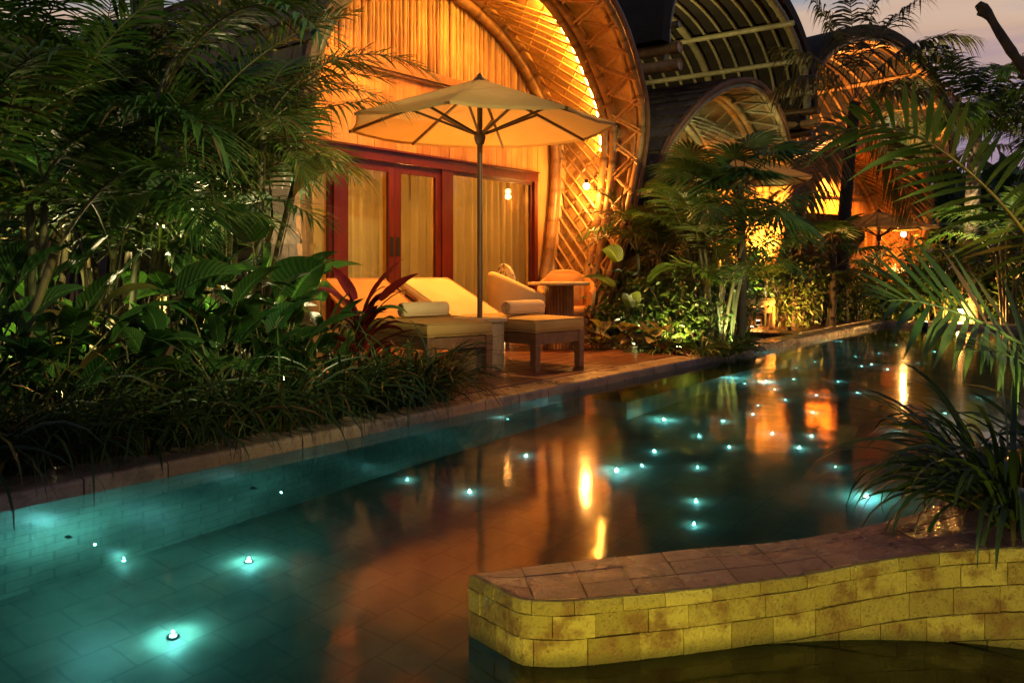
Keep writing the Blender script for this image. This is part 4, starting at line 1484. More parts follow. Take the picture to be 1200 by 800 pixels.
def broad_plant(label, base, h=.9, n=16, leaf=(.34, .13), seed=0, mat='leaf_broad', group='broad-leaved plants in the garden beds', name='broadleaf_plant', spread=.5, cat='plant', droop=.9, el=(35, 88)):
    rng = np.random.default_rng(seed)
    root = thing(name, label, cat, tuple(base), 0, group)
    ml, ms = MB(), MB()
    base = np.asarray(base, float)
    # stalks carrying leaves at several heights
    for i in range(n):
        a = rng.uniform(0, 2 * PI); r = rng.uniform(0, spread * .35)
        z0 = rng.uniform(0, .75) ** 1.0 * h * .75
        b0 = base + (r * math.cos(a), r * math.sin(a), z0)
        if i % 3 == 0:
            zz = np.linspace(0, 1, 5)[:, None]
            ms.tube(base + (b0 - base) * np.hstack([zz, zz, zz]) - (0, 0, .03), .008, 5, rng.uniform())
        az = a + rng.normal(0, .6)
        e = R(rng.uniform(*el))
        broad_leaves(ml, b0, az, e, h * rng.uniform(.15, .35), leaf[0] * rng.uniform(.7, 1.25), leaf[1] * rng.uniform(.75, 1.25), rng, droop * rng.uniform(.5, 1.6), ms, v=float(np.clip(rng.normal(.45, .28), 0, 1)))
    ml.build('leaves', M[{'leaf_broad': 'blade', 'leaf_dark': 'blade_dark', 'leaf_pale': 'blade_pale', 'leaf_lime': 'blade_lime'}.get(mat, mat)], root, True)
    ms.build('stalks', M['stem'], root, True)
    return root

def blade_plant(label, base, n=60, L=.6, wd=.014, seed=0, mat='leaf_grass', group=None, name='grass_tuft', cat='plant', el=(30, 85), bend=(70, 150), az=None, r0=.06, seg=7, stem=0.0):
    """tuft of long arching blades"""
    rng = np.random.default_rng(seed)
    base = np.asarray(base, float)
    a = rng.uniform(0, 2 * PI, n) if az is None else rng.uniform(az[0], az[1], n)
    e0 = np.radians(rng.uniform(*el, n)); bd_ = np.radians(rng.uniform(*bend, n))
    le = L * rng.uniform(.55, 1.15, n)
    k = seg + 1
    u = np.linspace(0, 1, k)
    E = e0[:, None] - bd_[:, None] * u[None] ** 1.3
    dv = np.stack([np.cos(E) * np.cos(a)[:, None], np.cos(E) * np.sin(a)[:, None], np.sin(E)], -1)
    r = r0 * np.sqrt(rng.uniform(0, 1, n))
    z0 = stem * rng.uniform(0, 1, n)
    P0 = base + np.stack([r * np.cos(a), r * np.sin(a), z0], -1)
    C = P0[:, None] + np.concatenate([np.zeros((n, 1, 3)), np.cumsum(dv[:, :-1], 1)], 1) * (le / seg)[:, None, None]
    sd = np.stack([-np.sin(a), np.cos(a), 0 * a], -1)
    tw = rng.normal(0, .5, n)
    sd = sd * np.cos(tw)[:, None] + UPV * np.sin(tw)[:, None]
    w = wd * (1.0 - .95 * np.abs(2 * u ** .8 - .75) ** 2.2)
    w = np.clip(wd * np.sin(PI * (u * .9 + .1)) ** .6, wd * .08, wd)
    ww = w[None] * rng.uniform(.7, 1.2, n)[:, None]
    nrm = norm(np.cross(dv, sd[:, None]))
    P = np.stack([C - sd[:, None] * ww[..., None] / 2 + nrm * ww[..., None] * .18, C, C + sd[:, None] * ww[..., None] / 2 + nrm * ww[..., None] * .18], 2)
    m = MB(); m.strips(P, np.clip(rng.normal(.45, .3, n), 0, 1))
    if stem > 0:
        root = thing(name, label, cat, tuple(base), 0, group)
        m.build('leaves', M[mat], root, True)
        s_ = MB(); z = np.linspace(-.05, stem, 6); s_.tube(base + np.stack([0 * z, 0 * z, z], -1), .018, 6); s_.build('stem', M['bark'], root, True)
        return root
    o = m.build(name, M[mat], None, True)
    # put the origin at the base
    o.data.transform(Matrix.Translation(-Vector(base))); o.location = base
    return tag(o, label, cat, group)

def shrub(label, base, rx=.5, ry=.5, h=.9, n=700, leaf=.07, seed=0, mat='leaf_broad', group='leafy shrubs between the villas', name='leafy_shrub', asp=.45):
    rng = np.random.default_rng(seed)
    root = thing(name, label, 'shrub', tuple(base), 0, group)
    base = np.asarray(base, float)
    ms = MB()
    nb = max(8, n // 55)
    tips = []
    for i in range(nb):
        a = rng.uniform(0, 2 * PI); r = math.sqrt(rng.uniform(0, 1)) * .9
        tip = base + (rx * r * math.cos(a), ry * r * math.sin(a), h * rng.uniform(.35, 1.0) * (1 - .35 * r * r))
        u = np.linspace(0, 1, 6)[:, None]
        st = base + (rng.normal(0, .05), rng.normal(0, .05), -.04)
        P = st + (tip - st) * u + UPV * (.18 * h * (u - u * u))
        ms.tube(P, np.linspace(.010, .004, 6), 5, rng.uniform(), cap=False)
        tips.append(P)
    per = n // nb
    A = []
    for P in tips:
        i = rng.uniform(.25, 1, per)
        c = np.stack([np.interp(i, np.linspace(0, 1, 6), P[:, j]) for j in range(3)], -1)
        c += rng.normal(0, 1, (per, 3)) * np.array([.16 * rx, .16 * ry, .10 * h])
        A.append(c)
    C = np.concatenate(A); m_ = len(C)
    C[:, 2] = np.maximum(C[:, 2], base[2] + .01)
    d = norm(rng.normal(0, 1, (m_, 3)) + (0, 0, -.15) + norm(C - base) * .7)
    s_ = norm(np.cross(d, rng.normal(0, 1, (m_, 3))))
    L = leaf * rng.uniform(.6, 1.35, m_)
    nrm_ = np.cross(d, s_)
    rows = []
    for q, w in ((0, .12), (.35, 1.0), (.7, .75), (1, .05)):
        c = C + d * (L * q)[:, None] - UPV * (L * .3 * q * q)[:, None]
        hw = (L * asp * w / 2)[:, None]
        rows.append(np.stack([c - s_ * hw + nrm_ * hw * .3, c, c + s_ * hw + nrm_ * hw * .3], 1))
    ml = MB(); ml.strips(np.stack(rows, 1), np.clip(rng.normal(.45, .3, m_), 0, 1))
    ml.build('foliage', M[mat], root)
    ms.build('branches', M['bark'], root, True)
    return root

def fan_leaf(mb, mbs, base, az, el, pet, Rf, nseg=26, rng=RNG, span=R(250), split=.45, v=.5, droop=.25):
    d = np.array([math.cos(el) * math.cos(az), math.cos(el) * math.sin(az), math.sin(el)])
    u = np.linspace(0, 1, 8)[:, None]
    P = base + d * pet * u - UPV * (.10 * pet * u * u)
    mbs.tube(P, np.linspace(.012, .007, 8), 5, rng.uniform(), cap=False)
    c = P[-1]
    side = norm(np.cross(d, UPV))
    e2 = el - R(35)
    f = np.array([math.cos(e2) * math.cos(az), math.cos(e2) * math.sin(az), math.sin(e2)])
    nrm_ = norm(np.cross(side, f))
    th = np.linspace(-span / 2, span / 2, nseg)
    dth = span / nseg / 2
    Lr = Rf * (.80 + .2 * np.cos(th)) * rng.uniform(.9, 1.07, nseg)
    pts = []
    for t, L in zip(th, Lr):
        rows = []
        for q in (0.02, .3, .6, .82, 1):
            ww = math.tan(dth) * min(q, .55) * L * (1.0 if q <= .6 else (1 - q) * 2.4 + .03)
            ctr = c + (f * math.cos(t) + side * math.sin(t)) * L * q + nrm_ * (.10 * L * q * (1 - q)) - UPV * (droop * L * q ** 2.4)
            sd = side * math.cos(t) - f * math.sin(t)
            rows.append([ctr - sd * ww, ctr + nrm_ * ww * .5, ctr + sd * ww])
        pts.append(rows)
    mb.strips(np.array(pts), np.clip(rng.normal(v, .12, nseg), 0, 1))

def fan_palm(label, base, h=1.6, n=12, Rf=.55, pet=.8, seed=0, mat='leaf_dark', trunk=True, group='fan palms between the villas', name='fan_palm', az_range=(0, 2 * PI)):
    rng = np.random.default_rng(seed)
    root = thing(name, label, 'palm', tuple(base), 0, group)
    base = np.asarray(base, float)
    ml, ms, mt = MB(), MB(), MB()
    for i in range(n):
        a = rng.uniform(*az_range)
        fan_leaf(ml, ms, base + (0, 0, h * rng.uniform(.75, 1)), a, R(rng.uniform(5, 80)), pet * rng.uniform(.7, 1.2), Rf * rng.uniform(.8, 1.15), rng=rng, v=rng.uniform(.2, .8))
    ml.build('crown', M[mat], root)
    ms.build('leaf_stalks', M['stem'], root, True)
    z = np.linspace(-.05, h, 20)
    mt.tube(base + np.stack([.02 * np.sin(z * 2), 0 * z, z], -1), .055 * (1 + .1 * np.sin(z * 40)), 9); mt.build('trunk', M['trunk'], root, True)
    return root

def tall_palm(label, base, h=3.6, r=.12, lean=(0, 0), fronds=(), seed=0, tr='trunk', mat='leaf', group='tall palms by the pool', rings=False):
    rng = np.random.default_rng(seed)
    root = thing('palm_tree', label, 'palm tree', tuple(base), 0, group)
    base = np.asarray(base, float)
    k = int(h / .03)
    u = np.linspace(0, 1, k)
    P = base + np.stack([lean[0] * u ** 1.6, lean[1] * u ** 1.6, u * h - .05 * (u < .01)], -1)
    z = u * h
    ring = np.abs(((z / .085) % 1) - .5) * 2
    rr = r * (1.18 - .35 * u + .25 * np.exp(-u * 14)) * (1 + .07 * (ring > .75) + rng.normal(0, .006, k))
    mt = MB(); mt.tube(P, rr, 14, np.repeat(np.where(ring > .6, .15, .75)[:, None], 14, 1) if rings else .4)
    mt.build('trunk', M[tr], root, True)
    ml, ms = MB(), MB()
    for f_ in fronds:
        az, el, L, bend = f_[:4]
        kw = f_[4] if len(f_) > 4 else {}
        frond(ml, ms, P[-1] + (0, 0, -.05), R(az), R(el), L, R(bend), rng=rng, **kw)
    ml.build('crown', M[mat], root)
    ms.build('frond_stems', M['stem'], root, True)
    return root

def hidden_lamp(loc, power, label, target=None, color=GARDEN, spot=R(110), group='small garden spotlights among the plants'):
    t_ = np.asarray(loc, float) + (0, 0, 1.5) if target is None else target
    return can_light(loc, t_, power, label, color, spot, group, 'garden_spotlight')

# ---- left bed: between deck and pool, s < -2.6
SD = 100
k = 0
for i, s in enumerate(np.arange(-7.0, -2.55, .27)):
    blade_plant('dark strap-leaved grass tuft drooping over the coping below the palms', F(s, 3.08 + RNG.uniform(-.10, .05), -.04), 105, .70, .016, 300 + i, group='grass tufts along the left pool edge', az=None, el=(45, 88), bend=(70, 165), r0=.10)
lb = ['furthest left', 'second', 'third', 'fourth', 'fifth', 'sixth', 'seventh', 'eighth', 'last before the red-leaved plant']
for i, s in enumerate(np.linspace(-6.7, -3.1, 9)):
    broad_plant('knee-high glossy broad-leaved plant behind the pool edge grass, %s' % lb[i] + (' from the left' if 0 < i < 8 else ''), F(s, 2.45 + RNG.uniform(-.15, .12), -.05), .85, 30, (.34, .13), 400 + i, 'leaf_broad', spread=.9)
for i, s in enumerate(np.linspace(-6.6, -3.4, 6)):
    broad_plant('tall broad-leaved plant in the second row of the left bed, %s from the left' % ['first', 'second', 'third', 'fourth', 'fifth', 'sixth'][i], F(s, 1.85 + RNG.uniform(-.2, .2), -.05), 1.25, 34, (.38, .14), 440 + i, 'leaf_dark', spread=1.0)
ar = [(40, 4.9, 2.5, 16), (-60, 5.6, 2.9, 16), (120, 5.8, 2.9, 18), (235, 6.3, 2.9, 18), (270, 6.7, 2.8, 16), (180, 7.2, 3.2, 16), (60, 7.4, 3.4, 16), (262, 7.6, 3.4, 16), (-30, 4.3, 1.9, 10)]
arl = ['leaning over the left edge low down', 'at the far left edge', 'left of the dark trunk', 'right of the dark trunk', 'whose fronds hang before the villa gable', 'tall, behind the dark trunk', 'tall, in the upper left corner', 'tall, against the shingled roof', 'in the nearest left corner by the water']
for i, (u, Y, h, n) in enumerate(ar):
    areca('feathery green palm ' + arl[i], ground_at(u, Y, -.05), h, n, seed=500 + i, L=1.5, mat='leaf' if i % 3 else 'leaf_dark', az_range=(R(75), R(285)) if u > 225 else None)
# fronds reaching right across the gable
tall_palm('slender palm with fronds arching right across the lit gable', ground_at(300, 6.35, -.05), 2.05, .035, (.05, 0),
          [(6, 62, 1.55, 100, dict(ll=.34, n=48, wd=.018)), (20, 48, 1.1, 75, dict(ll=.28, n=38, wd=.016)), (5, -8, .62, 60, dict(ll=.24, n=30, wd=.015)), (-30, -25, .7, 45, dict(ll=.24, n=30, wd=.015)), (80, 75, 1.2, 90, {}), (150, 60, 1.3, 90, {}), (210, 55, 1.3, 95, {}), (185, 75, 1.3, 85, {})], 77, tr='stem')
tall_palm('thick dark palm trunk standing in the middle of the left bed', ground_at(163, 6.4, -.05), 3.6, .12, (.05, .1), [(a, 50, 1.8, 80, dict(ll=.45)) for a in range(0, 360, 40)], 78)
broad_plant('elephant ear with one huge dark leaf facing the pool, far left', ground_at(105, 5.0, .0), 1.9, 5, (.46, .42), 81, 'leaf_dark', name='elephant_ear', group='elephant ears among the palms', droop=1.2, el=(55, 85))
broad_plant('elephant ear with large leaf near the shingled roof', ground_at(312, 6.2, .0), 2.2, 5, (.42, .40), 82, 'leaf_dark', name='elephant_ear', group='elephant ears among the palms', droop=1.2, el=(60, 85))
# red cordyline
cd = ground_at(422, 6.15, -.05)
rt = blade_plant('dark red ti plant with one bright red leaf in front of the loungers', cd, 46, .46, .048, 90, 'leaf_red', None, 'ti_plant', 'plant', (20, 88), (20, 110), None, .05, 7, .62)
m = MB()
for (az, el, bx, L, wd) in ((12, 62, .10, .34, .13), (25, 75, .04, .40, .10), (150, 70, 0, .36, .09)):
    broad_leaves(m, cd + np.array([bx, -.05, .62]), R(az), R(el), .12, L, wd, np.random.default_rng(5), .25, None, .3, .02, 1.0)
m.build('young_leaf', M['leaf_red'], rt, True)
blade_plant('low grassy tuft at the corner of the deck by the lounger leg', ground_at(455, 6.05, -.05), 90, .40, .012, 92, 'leaf_grass', None, el=(30, 88), r0=.18)
blade_plant('small grassy tuft beside the front leg of the near lounger', ground_at(500, 6.35, -.05), 30, .22, .010, 93, 'leaf_grass', None, el=(30, 88), r0=.12)
blade_plant('dark strap-leaved plant below the red ti plant', ground_at(405, 5.75, -.05), 90, .6, .02, 94, 'leaf_grass', None, el=(35, 85), r0=.2)

# ---- middle bed between first and second villa
mid = [
    (areca, ('feathery palm in front of the lit bamboo rim', ground_at(770, 10.4, -.05), 2.0, 14), dict(seed=600, L=1.2, mat='leaf')),
    (areca, ('multi-stemmed palm with bare brown canes by the pool', ground_at(845, 9.9, -.05), 2.1, 18), dict(seed=601, L=1.25, stems=12, mat='leaf')),
    (areca, ('feathery palm behind the multi-stemmed palm', ground_at(815, 11.2, -.05), 2.4, 16), dict(seed=602, L=1.3, mat='leaf_old')),
    (areca, ('low feathery palm right of the far lounger', ground_at(955, 13.6, -.05), 1.2, 12), dict(seed=603, L=.9, mat='leaf')),
    (areca, ('feathery palm in front of the second villa vault', ground_at(895, 13.6, -.05), 1.8, 12), dict(seed=604, L=1.0, mat='leaf')),
]
for fn, a_, kw in mid: fn(*a_, **kw)
fan_palm('fan palm with stiff dark leaves in front of the dim vault', ground_at(868, 10.9, -.05), 2.0, 16, .62, .55, 610)
fan_palm('smaller fan palm with drooping leaves beside the dim vault', ground_at(815, 10.7, -.05), 1.85, 13, .55, .5, 611, 'leaf')
fan_palm('low fan palm beside the tall dark palm trunk', ground_at(975, 13.3, -.05), 1.2, 10, .5, .5, 612)
broad_plant('banana-like plant with two tall olive leaves in the middle bed', ground_at(822, 10.1, -.05), 2.0, 5, (.62, .22), 620, 'leaf_lime', name='banana_plant', group=None, spread=.3, droop=.6, el=(72, 88))
broad_plant('olive paddle-leaved plant close to the foot of the bamboo rim', ground_at(742, 10.0, -.05), 1.25, 8, (.40, .2), 621, 'leaf_lime', name='banana_plant', group=None, spread=.4, droop=1.0, el=(50, 85))
sh = [(715, 10.6, .5, 1.0, 'leaf_dark', 'dark shrub just right of the round table'), (752, 10.2, .45, .9, 'leaf_dark', 'dark shrub behind the pale-leaved plants'), (790, 10.0, .45, 1.0, 'leaf', 'green shrub lit from below in the middle bed'),
      (820, 9.9, .4, .9, 'leaf', 'green shrub left of the bare brown canes'), (838, 11.6, .40, 1.1, 'leaf_dark', 'dark shrub left of the far lounger'), (930, 13.2, .55, 1.3, 'leaf_lime', 'yellow-green lit shrub behind the far lounger'),
      (965, 14.2, .6, 1.1, 'leaf', 'leafy shrub at the foot of the tall dark palm'), (1000, 15.2, .7, 1.1, 'leaf', 'leafy shrub left of the far lamp'), (775, 11.4, .6, 1.7, 'leaf_dark', 'tall dark shrub beside the bamboo rim'), (850, 12.0, .7, 1.9, 'leaf_dark', 'tall dark shrub behind the fan palms')]
for i, (u, Y, r, h, mt_, l) in enumerate(sh):
    shrub(l, ground_at(u, Y, -.05), r, r, h, 900, .085, 630 + i, mt_)
for i, (u, Y) in enumerate(((705, 9.55), (728, 9.5), (748, 9.42), (768, 9.45))):
    broad_plant('low pale variegated plant at the deck edge, %s right of the table' % ['nearest', 'second', 'third', 'fourth'][i], ground_at(u, Y, -.05), .38, 12, (.22, .13), 650 + i, 'leaf_pale', 'pale variegated plants along the deck edge', 'variegated_plant', spread=.35, el=(20, 75))
blade_plant('small reddish rosette plant at the deck edge in the middle bed', ground_at(790, 9.15, -.05), 40, .24, .03, 660, 'leaf_red', None, 'rosette_plant')
for i, (u, Y) in enumerate(((775, 9.2), (822, 9.05), (850, 9.25), (862, 9.6), (872, 9.95))):
    blade_plant('low green strap-leaved tuft at the pool edge of the middle bed, %s from the left' % ['first', 'second', 'third', 'fourth', 'fifth'][i], ground_at(u, Y, -.05), 70, .36, .02, 670 + i, 'leaf', 'strap-leaved tufts edging the middle bed')

# ---- far palms and far planting
dk = dict(ll=.62, n=60, wd=.05, ldroop=.8, gap=.28, vmean=.3)
hang = dict(ll=.62, n=52, wd=.042, ldroop=.35, s0=.1, roll=R(60))
tall_palm('tall dark palm with ragged crown in front of the far villa', ground_at(984, 14.4, -.05), 3.75, .105, (.26, 0),
          [(80, 86, 2.6, 25, dk), (20, 76, 2.7, 55, dk), (-10, 64, 2.4, 80, dk), (150, 66, 1.9, 60, dk), (10, 45, 2.2, 100, dk), (190, 48, 1.7, 95, dk), (-30, 25, 2.0, 95, dk), (175, 80, 2.3, 30, dk),
           (0, 0, 1, 0, dict(hang, path=[px(1003, 128, 14.4), px(985, 145, 14.2), px(958, 185, 14.0), px(944, 225, 13.9), px(938, 258, 13.9)])), (0, 0, 1, 0, dict(hang, path=[px(1003, 128, 14.4), px(1022, 150, 14.2), px(1045, 190, 14.0), px(1062, 228, 13.9), px(1070, 255, 13.9)])), (0, 86, 2.7, 30, dk), (30, 15, 2.1, 90, dk)], 700, mat='leaf_old')
g_ = dict(ll=.70, n=60, wd=.05, ldroop=.55)
tall_palm('coconut palm with green crown and ringed pale trunk at the right', ground_at(1137, 15.5, -.05), 3.6, .13, (.1, 0),
          [(100, 80, 2.4, 60, g_), (160, 62, 2.2, 100, g_), (20, 60, 2.2, 90, g_), (200, 70, 2.3, 85, g_), (-20, 75, 2.3, 75, g_), (-60, 45, 2.0, 95, g_), (230, 35, 1.8, 95, g_), (60, 45, 2.0, 90, g_), (0, 25, 2.0, 90, g_), (180, 20, 1.8, 85, g_), (-100, 65, 2.0, 100, g_)], 701, 'trunk_pale', 'leaf', rings=True)
tall_palm('second coconut palm behind the right edge of the picture', ground_at(1215, 16.5, -.05), 3.2, .13, (0, 0),
          [(a, e, 2.2, 95, g_) for a, e in ((100, 80), (150, 60), (190, 50), (210, 70), (240, 30), (20, 60), (-60, 50), (130, 30))], 702, 'trunk_pale', 'leaf', rings=True)
far = [(1050, 17.0, .7, 1.1), (1090, 16.0, .8, 1.6), (1130, 15.8, .8, 1.5), (1175, 15.4, .8, 1.7), (1215, 15.0, .9, 1.8), (1110, 18.5, 1.0, 2.4), (1165, 18.8, 1.1, 2.6), (1230, 18.5, 1.2, 2.8), (1035, 15.8, .6, .9)]
farl = ['below the far umbrella', 'right of the far villa', 'at the foot of the ringed trunk', 'right of the ringed trunk', 'at the right edge', 'tall, behind the low path lamp', 'tall, between the coconut palms', 'tall, at the right edge behind', 'left of the low path lamp']
for i, (u, Y, r, h) in enumerate(far):
    shrub('dark far shrub ' + farl[i], ground_at(u, Y, -.05), r, r, h, 900, .13, 710 + i, 'leaf_dark' if i % 2 else 'leaf', group='shrubs beyond the far pool edge')
for i_, (u_, Y_, h_) in enumerate(((-120, 6.6, 3.9), (20, 8.4, 4.4), (110, 9.4, 4.2), (205, 6.9, 3.7), (140, 5.7, 3.3), (75, 7.0, 4.0), (35, 6.0, 3.7))):
    areca('very tall feathery palm in the left bed, %s' % ['beyond the left edge', 'second from the left', 'third from the left', 'nearest the shingled roof', 'closest to the water', 'left of the dark trunk', 'in the upper left corner'][i_], ground_at(u_, Y_, -.05), h_, 20, seed=560 + i_, L=1.8, mat='leaf_dark')
areca('feathery palm under the far umbrella lamp', ground_at(1000, 15.0, -.05), 1.2, 12, seed=730, L=1.0)
areca('feathery palm right of the far villa', ground_at(1100, 15.6, -.05), 1.5, 12, seed=731, L=1.1)
areca('feathery palm at the far right behind the pool', ground_at(1180, 14.8, -.05), 2.6, 14, seed=732, L=1.6)
# far dark wood closing the view
rng = np.random.default_rng(5)
mb = MB()
n = 16000
ang = np.radians(rng.uniform(20, 160, n)); rad = rng.uniform(34, 46, n)
hz = (5.0 + 1.3 * np.sin(ang * 23) + .8 * np.sin(ang * 61 + 1)) * np.sqrt(rng.uniform(0, 1, n))
C = np.stack([rad * np.cos(ang), rad * np.sin(ang), hz], -1)
d = norm(rng.normal(0, 1, (n, 3))); s_ = norm(np.cross(d, rng.normal(0, 1, (n, 3))))
L = rng.uniform(.5, 1.3, n)
rows = [np.stack([C + d * (L * q)[:, None] - s_ * (L * w)[:, None], C + d * (L * q)[:, None] + s_ * (L * w)[:, None]], 1) for q, w in ((0, .05), (.5, .22), (1, .02))]
mb.strips(np.stack(rows, 1), rng.uniform(0, 1, n))
tag(mb.build('far_trees', M['leaf_dark']), 'dark mass of far trees behind the villas', 'trees', kind='stuff')

# ---- right foreground: big palm fronds and grass tuft on the island
big = dict(ll=.62, n=30, wd=.042, ldroop=.12, lift=.18, s0=.12)
rp_base = np.array([2.35, 3.05, .12])
rp = thing('areca_palm', 'large green palm fronds reaching in from the right over the pool', 'palm', tuple(rp_base), 0, 'feathery palms in the garden beds')
ml, ms, mt = MB(), MB(), MB()
z = np.linspace(0, 1, 14)
for dx, dy, hh in ((0, 0, .55), (.12, .1, .75), (-.06, .14, .4)):
    mt.tube(rp_base + np.stack([dx * (1 + z), dy + 0 * z, z * hh - .03], -1), node_radii(14, .03, .12, hh), 8)
rr_ = np.random.default_rng(21)
for (pts_, kw) in (
        ([rp_base + (-.02, .1, .45), px(1215, 408, 3.15), px(1160, 382, 3.1), px(1110, 362, 3.05), px(1068, 352, 3.0), px(1040, 352, 2.95)], dict(ll=.40, n=19, wd=.034, s0=.28, roll=R(52), ldroop=.10, lift=.1)),
        ([rp_base + (.1, .15, .7), px(1240, 330, 3.5), px(1195, 265, 3.4), px(1150, 215, 3.35), px(1090, 168, 3.3), px(1030, 148, 3.25), px(985, 154, 3.2), px(952, 172, 3.15)], dict(ll=.30, n=30, wd=.026, s0=.25, roll=R(-35), ldroop=.22, lift=.15)),
        ([rp_base + (0, .05, .4), px(1250, 455, 3.0), px(1200, 425, 2.95), px(1160, 410, 2.9), px(1135, 412, 2.85)], dict(ll=.25, n=26, wd=.018, s0=.25, roll=R(30), ldroop=.3)),
        ([rp_base + (.1, .15, .7), rp_base + (.4, .3, 1.5), rp_base + (.9, .4, 1.9), rp_base + (1.3, .5, 1.7)], {}),
        ([rp_base + (.1, .15, .7), rp_base + (.5, -.3, 1.3), rp_base + (.9, -.5, 1.5), rp_base + (1.2, -.7, 1.2)], {})):
    k_ = dict(big); k_.update(kw)
    frond(ml, ms, np.array(pts_[0]), 0, 0, 1, 0, rng=rr_, rad=.011, path=np.array(pts_), **k_)
ml.build('crown', M['leaf'], rp); ms.build('frond_stems', M['leaf'], rp, True); mt.build('canes', M['stem'], rp, True)
blade_plant('dark strap-leaved grass tuft hanging over the basin wall, right foreground', np.array([1.52, 2.60, .19]), 190, .52, .016, 801, 'leaf_grass', None, el=(25, 88), bend=(50, 160), r0=.16, seg=9)
blade_plant('smaller dark grass tuft behind the one on the basin wall', np.array([1.85, 2.75, .18]), 80, .45, .018, 802, 'leaf_grass', None, el=(35, 88), bend=(50, 150), r0=.14, seg=8)
blade_plant('strap-leaved tuft at the wall edge with blades hanging down its lit face', np.array([1.42, 2.40, .19]), 46, .46, .017, 803, 'leaf_grass', None, el=(35, 85), bend=(90, 185), r0=.07, seg=9)
# bare branch in the upper right corner
fb = thing('bare_tree', 'bare knobbly branch reaching into the upper right corner', 'tree', (4.4, 5.2, -.05))
m = MB()
pts = catmull([(4.4, 5.2, -.06), (4.35, 5.2, .9), (4.1, 5.15, 1.5), (3.55, 5.05, 1.72), (3.2, 5.0, 1.93), (3.0, 5.0, 2.09), (2.87, 5.0, 2.27), (2.79, 5.0, 2.40), (2.73, 5.0, 2.46)], 90)
u = np.linspace(0, 1, 90)
rr2 = .075 * (1 - u) + .020 + .012 * np.exp(-((u - .84) / .018) ** 2) + .010 * np.exp(-((u - .70) / .02) ** 2) + .012 * np.exp(-((u - .985) / .015) ** 2) + np.random.default_rng(3).normal(0, .0015, 90)
m.tube(pts, rr2, 12)
m.tube(catmull([pts[86], pts[86] + np.array([-.04, 0, .02]), pts[86] + np.array([-.075, 0, .03])], 8), np.linspace(.022, .015, 8), 8)
m.tube(catmull([pts[76], pts[76] + np.array([-.03, 0, -.03]), pts[76] + np.array([-.045, 0, -.02])], 8), np.linspace(.03, .018, 8), 8)
m.build('trunk', M['bark'], fb, True)

# ------------------------------------------------------------------ garden lights
hidden_lamp(ground_at(228, 6.9, .02), 260, 'garden spotlight hidden under the palms behind the dark trunk', ground_at(225, 6.5, 1.8), GARDEN, R(120))
hidden_lamp(ground_at(60, 5.3, .02), 150, 'garden spotlight low at the far left under the palms', ground_at(20, 5.0, 1.6), GARDEN, R(120))
hidden_lamp(ground_at(330, 6.9, .02), 30, 'garden spotlight under the palms beside the villa', ground_at(320, 6.4, 1.6), GARDEN, R(120))
hidden_lamp((2.0, 2.38, .40), 62, 'garden spotlight on the planted island under the big fronds at the right', (1.60, 3.05, .70), (1, .85, .4), R(46))
hidden_lamp(ground_at(858, 9.6, .02), 45, 'garden spotlight at the pool edge aimed up at the fan palm', ground_at(866, 10.9, 2.2), (.9, .95, .4), R(75))
hidden_lamp(ground_at(1085, 13.9, .02), 900, 'garden spotlight aimed up at the coconut palm with the ringed trunk', ground_at(1142, 15.5, 4.0), GARDEN, R(56))
hidden_lamp(ground_at(795, 9.55, .02), 55, 'garden spotlight at the foot of the middle bed shrubs', ground_at(800, 10.2, 1.4), (1, .70, .2), R(130))
hidden_lamp(ground_at(745, 10.0, .02), 30, 'garden spotlight beside the bamboo rim', ground_at(760, 10.3, 2.0), GARDEN, R(130))
hidden_lamp(ground_at(925, 12.5, .02), 130, 'garden spotlight at the foot of the yellow-green shrub', ground_at(930, 13.2, .9), AMBER, R(140))
hidden_lamp(ground_at(880, 12.9, .02), 420, 'garden spotlight below the dim second villa', ground_at(890, 14.2, 4.5), (1, .85, .45), R(80))
bulb_lamp(ground_at(1125, 15.2, .12), 130, 'bright low path lamp at the far pool edge', .06, AMBER, None, 'path_lamp')
bulb_lamp(F3(.1, 1.9, 1.62) + np.array([-.35, -1.2, 0]), 90, 'small glowing lamp under the far umbrella', .055, AMBER, None, 'hanging_lamp')
can_light(F(6.4, 1.9, .05), F(6.5, 1.05, 4.0), 520, 'garden spotlight in the middle bed aimed up into the dim vault', (.95, .95, .40), R(72))
can_light(F(6.7, -.5, 4.2), F(7.6, -.3, 6.0), 95, 'added spotlight on the roof of the second villa aimed up into the dark high canopy', (1, .80, .30), R(165))  # unseen spot, added to light the rafters; their real source is unknown
can_light(F3(.2, .6, 3.2), F3(.2, 0, .5), 1200, 'spotlight inside the low vault of the far villa', WARM, R(150))
can_light(F3(-2.6, .9, 3.9), F3(.8, -1.0, 6.0), 2500, 'spotlight on the roof of the far villa aimed up into its canopy', (1, .42, .11), R(140))
can_light(F3(-5.2, 2.2, 1.2), F3(-3.0, -.5, 3.0), 900, 'spotlight washing the shingles of the far villa', WARM, R(120))

can_light(np.array([2.9, 2.0, 1.75]), (.0, 7.4, .35), 230, 'added fill spotlight beyond the right edge aimed across the pool at the loungers', (1, .50, .13), R(36), None, 'garden_spotlight')  # unseen fill spot, added to warm the fronts of the loungers
can_light(np.array([4.7, 4.5, 2.1]), (2.75, 10.8, 1.5), 520, 'added fill spotlight beyond the right edge aimed across the pool at the middle bed', (1, .9, .4), R(32), None, 'garden_spotlight')  # unseen fill spot, added to brighten the bed from the pool side
can_light(np.array([2.9, 1.6, 3.2]), (-2.6, 6.3, 2.1), 900, 'added fill spotlight beyond the right edge aimed across the pool at the left palms', (.95, .9, .36), R(52), None, 'garden_spotlight')  # unseen fill spot, added for even front light on the palms
